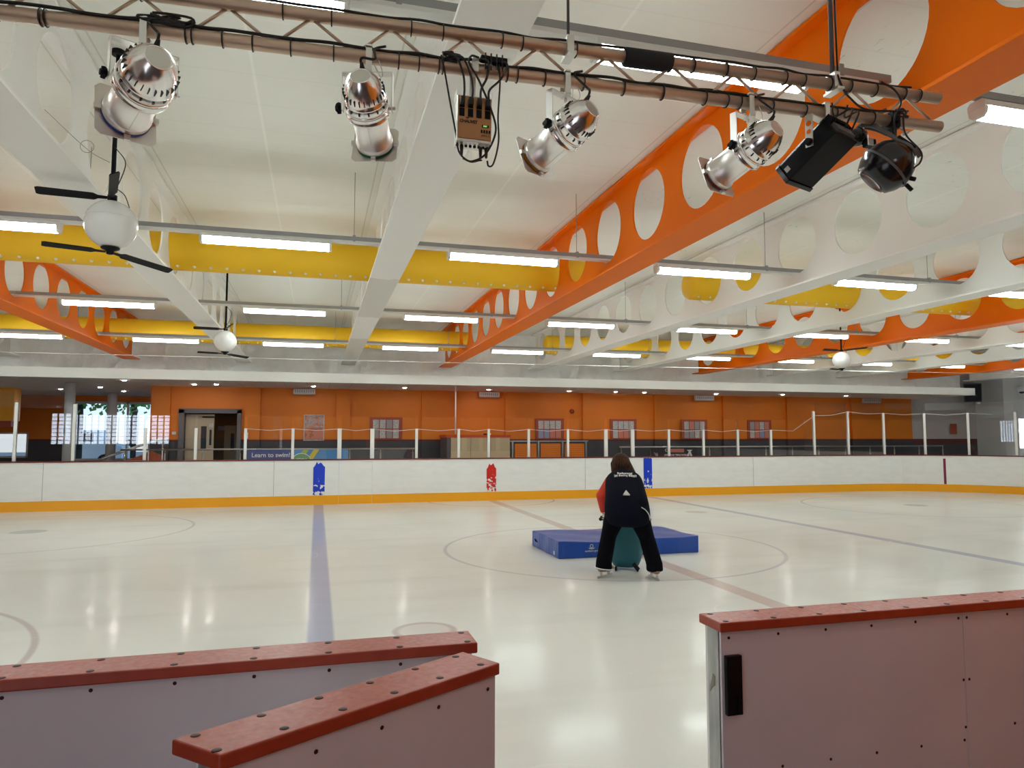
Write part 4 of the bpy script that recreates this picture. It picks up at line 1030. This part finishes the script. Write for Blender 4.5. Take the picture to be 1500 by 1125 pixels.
for i, (xs, x0) in enumerate(((-.048, -.075), (-.016, -.05), (.016, .045), (.048, .12))):
    cab([(x0 - .03, -.03, .032), (x0, -.045, .015), ((x0 + xs)/2 + .008, -.055, -.05), (xs, -.055, -.10), (xs, -.045, zc + .075)], 'black plug lead into the top of the control box, ' + ('leftmost', 'second from left', 'second from right', 'rightmost')[i], .0045)

# black floodlight
p = tp(2.083, ZL); t = thing('flood_light', 'black box floodlight with a grey bracket, left of the black globe light', 'stage light', p)
d = Vector((-.30, .80, -.55)).normalized(); pv = d.cross(Vector((0, 0, 1))).normalized(); nn = pv.cross(d).normalized()
if nn.z < 0: nn = -nn
T = Matrix(((pv.x, nn.x, -d.x, 0), (pv.y, nn.y, -d.y, 0), (pv.z, nn.z, -d.z, 0), (0, 0, 0, 1))); T.translation = Vector((-.035, 0, -.185))
w_, h_, l_ = .088, .052, .125
obj('casing', MB().prism([(-w_, -h_), (w_, -h_), (w_ * 1.02, h_ * .6), (w_ * .8, h_), (-w_ * .8, h_), (-w_ * 1.02, h_ * .6)], -l_, l_, lambda u, v, z: T @ Vector((u, v, z))), M['black'], t, .004)
obj('front_visor', MB().prism([(-w_ * 1.05, -h_ * 1.08), (w_ * 1.05, -h_ * 1.08), (w_ * 1.06, h_ * .65), (w_ * .84, h_ * 1.08), (-w_ * .84, h_ * 1.08), (-w_ * 1.06, h_ * .65)], -l_ - .022, -l_ - .0005, lambda u, v, z: T @ Vector((u, v, z))), M['blackgloss'], t, .003)
fins = MB()
for i in range(9): fins.box((-w_ * .8 + i * w_ * .2 - .003, h_ * .2, l_ + .0005), (-w_ * .8 + i * w_ * .2 + .003, h_ * .9, l_ + .022), T)
obj('cooling_fins', fins, M['black'], t)
obj('rear_panel', MB().box((-w_ * .7, -h_ * .7, l_ + .0005), (w_ * .7, h_ * .15, l_ + .014), T), M['darkgrey'], t)
yk = MB()
for s in (-1, 1):
    a = T @ Vector((s * (w_ + .010), .0, .03)); b = a + Vector((0, 0, .115))
    bb = pv.cross(Vector((0, 0, 1))).normalized() * .017
    vs = []
    for q in (a - Vector((0, 0, .02)), b):
        for s1, s2 in ((1, 1), (-1, 1), (-1, -1), (1, -1)): vs.append(q + bb * s1 + pv * .002 * s2)
    yk.add(vs, [(0,3,2,1),(4,5,6,7),(0,1,5,4),(1,2,6,5),(2,3,7,6),(3,0,4,7)])
a = T @ Vector((-(w_ + .012), 0, .03)) + Vector((0, 0, .117)); b = T @ Vector((w_ + .012, 0, .03)) + Vector((0, 0, .117))
vs = []
for q in (a, b):
    for s1, s2 in ((1, 1), (-1, 1), (-1, -1), (1, -1)): vs.append(q + bb * s1 + Vector((0, 0, .002)) * s2)
yk.add(vs, [(0,3,2,1),(4,5,6,7),(0,1,5,4),(1,2,6,5),(2,3,7,6),(3,0,4,7)])
obj('bracket', yk, M['alu'], t)
pa = T @ Vector((-(w_ + .0125), 0, .03))
obj('bracket_hole', MB().tube([pa + Vector((0, 0, .045)), pa + Vector((0, 0, .045)) - pv * .0006], .010, 14).tube([pa + Vector((0, 0, .080)), pa + Vector((0, 0, .080)) - pv * .0006], .012, 14), M['orange'], t)
obj('knob', MB().tube([pa, pa - pv * .018], [.017, .013], 12), M['black'], t)
obj('badge', MB().box((-w_ * 1.03 - .0012, -.02, -l_ + .008), (-w_ * 1.03 - .0002, .004, -l_ + .03), T), M['printgrey'], t)
mid = (a + b) / 2
obj('hook_clamp', MB().box((-.011, -.034, mid.z), (.011, -.027, .03)).box((-.011, -.034, .027), (.011, .034, .033)).box((-.011, .027, -.02), (.011, .034, .03)).tube([(0, -.03, mid.z - .02), (0, -.03, mid.z + .02)], .007, 8), M['alu'], t)
rp = T @ Vector((.02, .0, l_ + .014))
for dx, lb in ((0, 'l'), (.05, 'r')):
    obj('cord', MB().tube(curve_pts([rp + pv * dx, rp + pv * dx - d * .04 + Vector((0, 0, .05)), Vector((.03 + dx, -.04, -.03)), Vector((.02 + dx * 1.6, -.035, .03))]), .004, 6), M['cable'], t)
tag(obj('signal_cable', MB().tube(curve_pts([tp(2.14, ZU + .03) + Vector((0, -.03, 0)), tp(2.16, ZU - .03) + Vector((0, -.035, 0)), tp(2.19, ZL + .06) + Vector((0, -.04, 0)), tp(2.27, ZL + .02) + Vector((0, -.035, 0)), tp(2.42, ZL + .03) + Vector((0, -.03, 0))]), .0045, 6), M['cable']), 'black cable dropping from the upper tube near the thicker drop rod', 'cable', 'black cables on the truss')
tag(obj('signal_cable', MB().tube(curve_pts([tp(2.37, ZU + .03) + Vector((0, -.02, 0)), tp(2.42, ZU - .01) + Vector((0, -.04, 0)), tp(2.45, ZL + .07) + Vector((0, -.04, 0)), tp(2.43, ZL + .02) + Vector((0, -.035, 0))]), .0045, 6), M['cable']), 'black cable looping from the upper tube above the black globe light', 'cable', 'black cables on the truss')

# black globe light
p = tp(2.43, ZL); t = thing('globe_light', 'glossy black rounded stage light at the right end of the truss', 'stage light', p)
ax = Vector((-.52, .42, -.62)).normalized(); a1 = ax.orthogonal().normalized(); a2 = ax.cross(a1)
T = Matrix(((a1.x, a2.x, -ax.x, 0), (a1.y, a2.y, -ax.y, 0), (a1.z, a2.z, -ax.z, 0), (0, 0, 0, 1))); T.translation = Vector((-.035, .0, -.215))
obj('shell', MB().lathe([(.060, -.085), (.080, -.078), (.100, -.045), (.112, -.012), (.112, .004), (.108, .03), (.096, .062), (.074, .09), (.04, .106), (.001, .112)], 36, T), M['blackgloss'], t)
obj('rim', MB().lathe([(.111, -.012), (.1155, -.010), (.1155, -.003), (.111, .0)], 36, T, capends=False), M['darkgrey'], t)
obj('lens', MB().lathe([(.001, -.083), (.058, -.0865)], 24, T, capends=False), M['glassdark'], t)
obj('rear_box', MB().box((-.04, -.045, .09), (.045, .05, .125), T), M['black'], t, .006)
def ribbon(pts, w, th):
    mb = MB(); P_ = curve_pts(pts, 6); vs = []
    for i, q in enumerate(P_):
        tg = (P_[min(i+1, len(P_)-1)] - P_[max(i-1, 0)]).normalized(); sd = tg.cross(Vector((0, -1, 0))).normalized() * w; nm = tg.cross(sd).normalized() * th
        vs += [q + sd + nm, q - sd + nm, q - sd - nm, q + sd - nm]
    n = len(P_)
    return mb.add(vs, [(4*i+j, 4*i+(j+1) % 4, 4*i+4+(j+1) % 4, 4*i+4+j) for i in range(n-1) for j in range(4)] + [(3, 2, 1, 0), (4*n-4, 4*n-3, 4*n-2, 4*n-1)])
obj('bracket', ribbon([(-.133, .03, -.02), (-.085, .0, -.035), (-.03, -.05, -.10), (.012, -.10, -.155), (.045, -.105, -.20)], .012, .002), M['darkgrey'], t)
obj('bracket', ribbon([(-.095, .05, -.015), (-.05, .03, -.03), (.0, .02, -.05)], .012, .002), M['darkgrey'], t)
obj('clamp', MB().box((-.018, -.036, -.045), (.022, .036, .032)).tube([(0, -.05, -.02), (0, .05, -.02)], .009, 8).tube([(.0, -.02, -.04), (.0, -.02, -.095)], .010, 8), M['black'], t, .004)
obj('clamp_bolt', MB().tube([(.03, -.03, -.075), (.055, -.04, -.06)], .007, 8).tube([(.012, -.045, -.055), (.012, -.052, -.05)], .010, 8), M['steel'], t)
obj('knob', MB().tube([Vector((.055, -.03, -.145)), Vector((.08, -.03, -.125))], [.014, .010], 10).ball((.085, -.03, -.12), .010, 8, 6), M['black'], t)
obj('lug', MB().tube([Vector((.02, -.05, -.305)), Vector((.045, -.055, -.33))], .009, 8).tube([Vector((.055, -.04, -.27)), Vector((.075, -.045, -.275))], .010, 8), M['black'], t)
obj('cord', MB().tube(curve_pts([Vector((.02, -.05, .0)), Vector((.01, -.07, -.09)), Vector((.04, -.115, -.18)), Vector((.03, -.12, -.23)), Vector((-.005, -.118, -.26))]), .004, 6), M['cable'], t)
obj('cord', MB().tube(curve_pts([Vector((-.01, -.04, .02)), Vector((-.03, -.05, -.04)), Vector((-.015, -.05, -.12)), Vector((.02, -.09, -.2))]), .004, 6), M['cable'], t)
# small black ball light behind it
q = tp(2.36, ZL) + Vector((.040, .16, -.008)); t = thing('ball_light', 'small black ball-shaped fitting with a pale square plate, behind the globe light', 'stage light', q)
obj('ball', MB().ball((0, 0, 0), .043, 20, 14), M['blackgloss'], t)
obj('plate', MB().box((.012, -.052, -.056), (.040, -.044, -.024)), M['print'], t, .002)
obj('socket', MB().box((.015, -.043, -.055), (.065, -.005, -.02)), M['black'], t, .006)
obj('arm', MB().tube(curve_pts([(-.01, 0, .035), (.01, -.05, .06), (.03, -.14, .07)]), .009, 8), M['darkgrey'], t)

# ---------------------------------------------------------------- on the ice: mat, person, skating aid
t = thing('crash_mat', 'large blue crash mat lying on the ice behind the bending person', 'crash mat', (4.48, 10.34, 0))
nx, ny = 24, 14; vs = []; W_, D_, H_ = 2.24, 1.30, .262; rn = random.Random(5)
def mt(x, y): return H_ - .012 + .010 * math.sin(x * 5 + y * 3) * math.cos(y * 4) - .02 * math.exp(-((x + .35)**2) * 3)
for k in range(2):
    for i in range(nx + 1):
        for j in range(ny + 1):
            x = -W_/2 + W_*i/nx; y = -D_/2 + D_*j/ny
            vs.append((x + .006 * math.sin(y * 14 + k), y + .008 * math.sin(x * 9 + k * 2), mt(x, y) if k else .003))
N = (nx+1)*(ny+1); ix = lambda k, i, j: k*N + i*(ny+1) + j
fs = []
for i in range(nx):
    for j in range(ny):
        fs += [(ix(1,i,j), ix(1,i+1,j), ix(1,i+1,j+1), ix(1,i,j+1)), (ix(0,i,j), ix(0,i,j+1), ix(0,i+1,j+1), ix(0,i+1,j))]
for i in range(nx): fs += [(ix(0,i,0), ix(0,i+1,0), ix(1,i+1,0), ix(1,i,0)), (ix(0,i,ny), ix(1,i,ny), ix(1,i+1,ny), ix(0,i+1,ny))]
for j in range(ny): fs += [(ix(0,0,j), ix(1,0,j), ix(1,0,j+1), ix(0,0,j+1)), (ix(0,nx,j), ix(0,nx,j+1), ix(1,nx,j+1), ix(1,nx,j))]
obj('cover', MB().add(vs, fs), M['vinyl'], t, .012)
obj('handle_loop', MB().tube(curve_pts([(-W_/2 - .008, .42, .10), (-W_/2 - .03, .40, .14), (-W_/2 - .03, .36, .14), (-W_/2 - .008, .34, .10)]), .008, 6), M['navy'], t)
obj('tag', MB().box((-W_/2 - .012, -.50, .04), (-W_/2 - .009, -.45, .09)), M['print'], t)
obj('corner_flap', MB().prism([(-.30, .04), (.02, .05), (.04, .15), (.01, .20), (-.30, .25)], W_/2 + .008, W_/2 + .03, lambda u, v, d: (d, u - .30, v)), M['vinyl'], t, .012)
lx = -.62
obj('logo', MB().lathe([(.018, 0), (.028, 0)], 14, Matrix.Translation((lx, -D_/2 - .0105, .168)) @ Matrix.Rotation(PI/2, 4, 'X'), capends=False).prism([(-.05, .0), (-.035, -.018), (0, -.026), (.035, -.018), (.05, .0), (.03, -.006), (0, -.012), (-.03, -.006)], -D_/2 - .012, -D_/2 - .0095, lambda u, v, d: (lx + u, d, .148 + v)), M['printgrey'], t)
text('lettering', 'northern gym', .036, M['printgrey'], t, frame_mx((lx, -D_/2 - .010, .088), (1, 0, 0), (0, 0, 1)), 'CENTER', bold=.0006)

PO = Vector((3.76, 8.20, 0)); Fw = Vector((.416, .909, 0)); Rt = Vector((.909, -.416, 0))
def L(u, f, z): return Rt * u + Fw * f + Vector((0, 0, z))
def caps(mb, a, ra, b, rb, seg=16):
    a, b = Vector(a), Vector(b); d = b - a; n = 6
    mb.ball(a, ra, seg, 10); mb.ball(b, rb, seg, 10)
    if d.length > 1e-4: mb.tube([a + d * i / n for i in range(n + 1)], [ra + (rb - ra) * i / n for i in range(n + 1)], seg)
    return mb
def flesh(name, mb, m, par, voxel=.012, smooth=6):
    me = bpy.data.meshes.new(name); me.from_pydata(mb.v, [], mb.f); me.materials.append(m); me.update()
    o = bpy.data.objects.new(name, me); COL.objects.link(o); o.parent = par
    r_ = o.modifiers.new('remesh', 'REMESH'); r_.mode = 'VOXEL'; r_.voxel_size = voxel; r_.use_smooth_shade = True
    s_ = o.modifiers.new('smooth', 'SMOOTH'); s_.factor = .5; s_.iterations = smooth
    return o
t = thing('person', 'person bending over a skating aid, in dark jacket with red sleeves, seen from behind', 'person', PO)
ankL, ankR = L(-.305, -.02, .13), L(.315, -.05, .13)
kneL, kneR = L(-.245, .10, .50), L(.225, .08, .50)
hipL, hipR = L(-.12, .03, .88), L(.09, .03, .88)
shL, shR = L(-.22, .43, 1.19), L(.10, .43, 1.19)
elL, elR = L(-.335, .46, .97), L(.140, .52, .95)
wrL, wrR = L(-.315, .52, .78), L(.22, .58, .80)
neck, head = L(-.07, .49, 1.29), L(-.085, .55, 1.385)
# body: one continuous surface
b = MB()
caps(b, hipL, .13, hipR, .13)
for h_, k_, a_ in ((hipL, kneL, ankL), (hipR, kneR, ankR)): caps(b, h_, .095, k_, .06); caps(b, k_, .06, a_, .042)
caps(b, L(-.02, .05, .92), .15, L(-.03, .25, 1.07), .13); caps(b, L(-.03, .25, 1.07), .13, L(-.045, .40, 1.20), .12)
caps(b, L(-.045, .40, 1.20), .11, neck, .06); caps(b, shL, .06, shR, .06)
for s_, e_, w_2 in ((shL, elL, wrL), (shR, elR, wrR)): caps(b, s_, .052, e_, .042); caps(b, e_, .042, w_2, .028)
caps(b, neck, .058, head - Vector((0, 0, .04)), .06)
hd = (Fw * .8 + Vector((0, 0, -.6))).normalized()             # where the face looks
b.ball(head, .098, 18, 12, None, (.88, 1, 1.12)); b.ball(head + hd * .055 - Vector((0, 0, .05)), .062)
b.ball(head + hd * .115 - Vector((0, 0, .025)), .016)
for s in (-1, 1): b.ball(head + Rt * .088 * s - Vector((0, 0, .02)), .022)
flesh('body', b, M['skin'], t, .011, 3)
# hair falling round the head
h_ = MB(); h_.ball(head + Vector((0, 0, .012)) - Fw * .02, .125, 20, 14, None, (1, 1, 1.1))
for i in range(15):
    a_ = -1.1 + 2.2 * i / 14
    base = head + Rt * .10 * math.sin(a_) - Fw * .075 * math.cos(a_) + Vector((0, 0, .0))
    tip = head + Rt * (.175 * math.sin(a_) + .055) - Fw * .075 * math.cos(a_) + Vector((0, 0, -.135 - .03 * (i % 3)))
    caps(h_, base, .050, tip, .024, 10)
flesh('hair', h_, M['hair'], t, .010, 4)
# trousers
tr = MB(); caps(tr, L(-.125, .02, .86), .155, L(.105, .02, .86), .165)
for h2, k2, a2_ in ((L(-.13, .02, .84), kneL, ankL), (L(.10, .02, .84), kneR, ankR)):
    caps(tr, h2, .150, k2, .098); caps(tr, k2, .098, a2_ + Vector((0, 0, .05)), .100)
    tr.tube([a2_ + Vector((0, 0, .08)), a2_ + Vector((0, 0, .0)), a2_ - Vector((0, 0, .025))], [.098, .104, .104], 18)
flesh('trousers', tr, M['trouser'], t, .014, 6)
obj('hem_trim', MB().tube([ankL + Rt * (.112 * math.cos(q)) + Fw * (.112 * math.sin(q)) + Vector((0, 0, -.012 + .012 * math.cos(q) * -1)) for q in [PI + i * PI / 12 for i in range(13)]], .006, 6), M['print'], t)
# jacket body
spine = [(.0, .00, .64, .20, .15), (.0, -.01, .69, .265, .185), (-.005, .0, .79, .29, .20), (-.015, .06, .92, .275, .19), (-.03, .18, 1.05, .255, .165), (-.045, .31, 1.165, .248, .140), (-.05, .40, 1.235, .212, .105), (-.055, .445, 1.272, .125, .080), (-.06, .475, 1.30, .068, .065)]
def spine_frame(i):
    u, f, z, hw, hd = spine[i]; a_ = spine[max(i-1, 0)]; b_ = spine[min(i+1, len(spine)-1)]
    tg = (L(b_[0], b_[1], b_[2]) - L(a_[0], a_[1], a_[2])).normalized(); bn_ = (Rt.cross(tg) * -1).normalized()
    if bn_.dot(Fw) > 0: bn_ = -bn_
    return L(u, f, z), tg, bn_, hw, hd
jv = []; nsg = 28
for i in range(len(spine)):
    c_, tg, bn_, hw, hd = spine_frame(i)
    for k in range(nsg):
        q = 2*PI*k/nsg; cq, sq = math.cos(q), math.sin(q)
        wr_ = 1 + .012 * math.sin(5*q + i*2.1)
        jv.append(c_ + Rt * hw * math.copysign(abs(cq)**(.85 if i < 4 else 1), cq) * wr_ + bn_ * hd * math.copysign(abs(sq)**(.85 if i < 4 else 1), sq) * wr_)
jf = [(i*nsg + k, i*nsg + (k+1) % nsg, (i+1)*nsg + (k+1) % nsg, (i+1)*nsg + k) for i in range(len(spine)-1) for k in range(nsg)]
jf += [tuple(range(nsg - 1, -1, -1)), tuple(range((len(spine)-1)*nsg, len(spine)*nsg))]
jk = obj('jacket', MB().add(jv, jf, True), M['navy'], t); sb = jk.modifiers.new('subsurf', 'SUBSURF'); sb.levels = 2; sb.render_levels = 2
for nm, s_, e_, w_2 in (('sleeve', shL, elL, wrL), ('sleeve', shR, elR, wrR)):
    sv = MB(); caps(sv, s_ + Vector((0, 0, -.03)), .080, e_, .076); caps(sv, e_, .080, w_2, .055)
    flesh(nm, sv, M['redcloth'], t, .012, 5)
# lettering on the back
back_n = (-Fw * .88 + Vector((0, 0, .48))).normalized()
def on_back(u, f, z): return L(u, f, z)
c_, tg, bn_, hw, hd = spine_frame(5)
text('lettering', 'Professional', .040, M['print'], t, frame_mx(c_ + Rt * .01 + bn_ * (hd - .010) - tg * .0, Rt, tg), 'CENTER', ext=.010, bold=.0003)
text('lettering', 'Ice Skating Coach', .040, M['print'], t, frame_mx(c_ + Rt * .015 + bn_ * (hd - .006) - tg * .046, Rt, tg), 'CENTER', ext=.012, bold=.0003)
c_, up_, back_n, hw, hd = spine_frame(3)
c0 = c_ + Rt * .0 + back_n * hd
obj('emblem', MB().prism([(-.042, 0), (.042, 0), (0, .065)], -.03, .012, lambda u, v, d: c0 + Rt * u + up_ * v + back_n * d), M['printgrey'], t)
obj('pocket_piping', MB().tube(curve_pts([L(.165, -.155, .885), L(.215, -.13, .85), L(.255, -.09, .79), L(.270, -.06, .72)]), .006, 6), M['printgrey'], t)
# skates
for an, hd_, s in ((ankL, (Rt * .55 + Fw * .8).normalized(), -1), (ankR, (-Rt * .38 + Fw * .9).normalized(), 1)):
    sd = Vector((-hd_.y, hd_.x, 0)); c_ = Vector((an.x, an.y, 0))
    def pt(a_, b_, z): return c_ + hd_ * a_ + sd * b_ + Vector((0, 0, z))
    bo = MB(); caps(bo, pt(-.06, 0, .115), .044, pt(.10, 0, .105), .042); caps(bo, pt(.10, 0, .105), .042, pt(.16, 0, .098), .034); caps(bo, pt(-.04, 0, .12), .045, pt(-.03, 0, .20), .046)
    sk = flesh('skate_boot', bo, M['boot'], t, .010, 3)
    bl_ = MB().prism([(-.13, .004), (.16, .004), (.185, .02), (.18, .034), (-.13, .030)], -.003, .003, lambda u, v, d: pt(u, d, v))
    bl_.box((-.5, -.5, -.5), (.5, .5, .5), Matrix.Translation(pt(-.06, 0, .048)) @ Matrix.Diagonal((.03, .02, .04, 1))).box((-.5, -.5, -.5), (.5, .5, .5), Matrix.Translation(pt(.09, 0, .048)) @ Matrix.Diagonal((.03, .02, .04, 1)))
    obj('blade', bl_, M['steel'], t)
# gloved hands closed on the handles
HZ = .70
def glove(name, wr, grip, par, m, side):
    g_ = MB(); palm = wr.lerp(grip, .55)
    caps(g_, wr, .034, palm, .042); g_.ball(palm, .045, 14, 10, None, (1, 1, .9))
    for i in range(4):
        o_ = Fw * (-.033 + .022 * i); ln = (.030, .036, .034, .026)[i]
        k0 = palm + o_ + Rt * side * .022 - Vector((0, 0, .025)); k1 = k0 + Rt * side * .018 - Vector((0, 0, ln)); k2 = k1 - Rt * side * .030 - Vector((0, 0, .012))
        caps(g_, k0, .0125, k1, .0115, 10); caps(g_, k1, .0115, k2, .010, 10)
    th = palm - Rt * side * .03 - Fw * .02; caps(g_, th, .014, th - Rt * side * .012 - Vector((0, 0, .04)), .0115, 10)
    return flesh(name, g_, m, par, .006, 2)
gripL, gripR = L(-.315, .53, .705), L(.235, .58, .705)
glove('glove', wrL, gripL, t, M['glove'], -1)
glove('glove', wrR, gripR, t, M['glove'], 1)

t = thing('skating_aid', 'teal moulded skating aid standing on the ice in front of the bending person', 'skating aid', PO)
ac = L(-.035, .60, 0)
T = Matrix(((Rt.x, Fw.x, 0, ac.x), (Rt.y, Fw.y, 0, ac.y), (0, 0, 1, 0), (0, 0, 0, 1))) @ Matrix.Diagonal((1, .62, 1, 1))
obj('moulded_body', MB().lathe([(.001, .03), (.12, .03), (.165, .05), (.195, .11), (.235, .28), (.275, .45), (.30, .58), (.30, .63), (.27, .665), (.15, .685), (.001, .69)], 36, T), M['teal'], t)
for u in (-.13, .15): obj('runner', MB().tube(curve_pts([ac + Rt * u + Fw * f_ + Vector((0, 0, z_)) for f_, z_ in ((-.24, .06), (-.2, .018), (0, .014), (.2, .018), (.25, .07))]), .014, 8), M['black'], t)
for s, g_ in ((-1, gripL), (1, gripR)):
    obj('handle', MB().tube([ac + Rt * .25 * s + Vector((0, 0, .655)), g_ - Vector((0, 0, .05)) + Rt * s * .035], .016, 10).ball(g_ - Vector((0, 0, .05)) + Rt * s * .045, .024, 12, 8), M['black'], t)
obj('foot_pad', MB().tube([ac + Rt * .16 - Fw * .20 + Vector((0, 0, .03)), ac + Rt * .10 - Fw * .17 + Vector((0, 0, .10))], .028, 10), M['black'], t)

# ---------------------------------------------------------------- world, camera, view
w = bpy.data.worlds.new('world'); C.world = w; w.use_nodes = True
bg = w.node_tree.nodes['Background']
sky = w.node_tree.nodes.new('ShaderNodeTexSky'); sky.sky_type = 'HOSEK_WILKIE'; sky.turbidity = 4; sky.ground_albedo = .4; sky.sun_direction = (-.3, -.5, .8)
bg.inputs['Strength'].default_value = 3.0
w.node_tree.links.new(sky.outputs[0], bg.inputs[0])
cam = bpy.data.cameras.new('camera'); co = bpy.data.objects.new('camera', cam); COL.objects.link(co)
cam.sensor_width = 36; cam.lens = 1032.5 / 1500 * 36; cam.clip_start = .05; cam.clip_end = 500
co.location = (0, 0, 1.75); co.rotation_euler = (PI/2 + math.atan(77 / 1032.5), 0, -R(15.39))
C.camera = co
vs_ = C.view_settings; C.display_settings.display_device = 'sRGB'
vs_.view_transform = 'Standard'; vs_.look = 'None'; vs_.gamma = 1; vs_.use_curve_mapping = False; vs_.exposure = 0.83
cy = C.cycles
cy.use_denoising = True; cy.max_bounces = 10; cy.diffuse_bounces = 6; cy.glossy_bounces = 5; cy.transparent_max_bounces = 16; cy.sample_clamp_indirect = 8
cy.caustics_reflective = False; cy.caustics_refractive = False
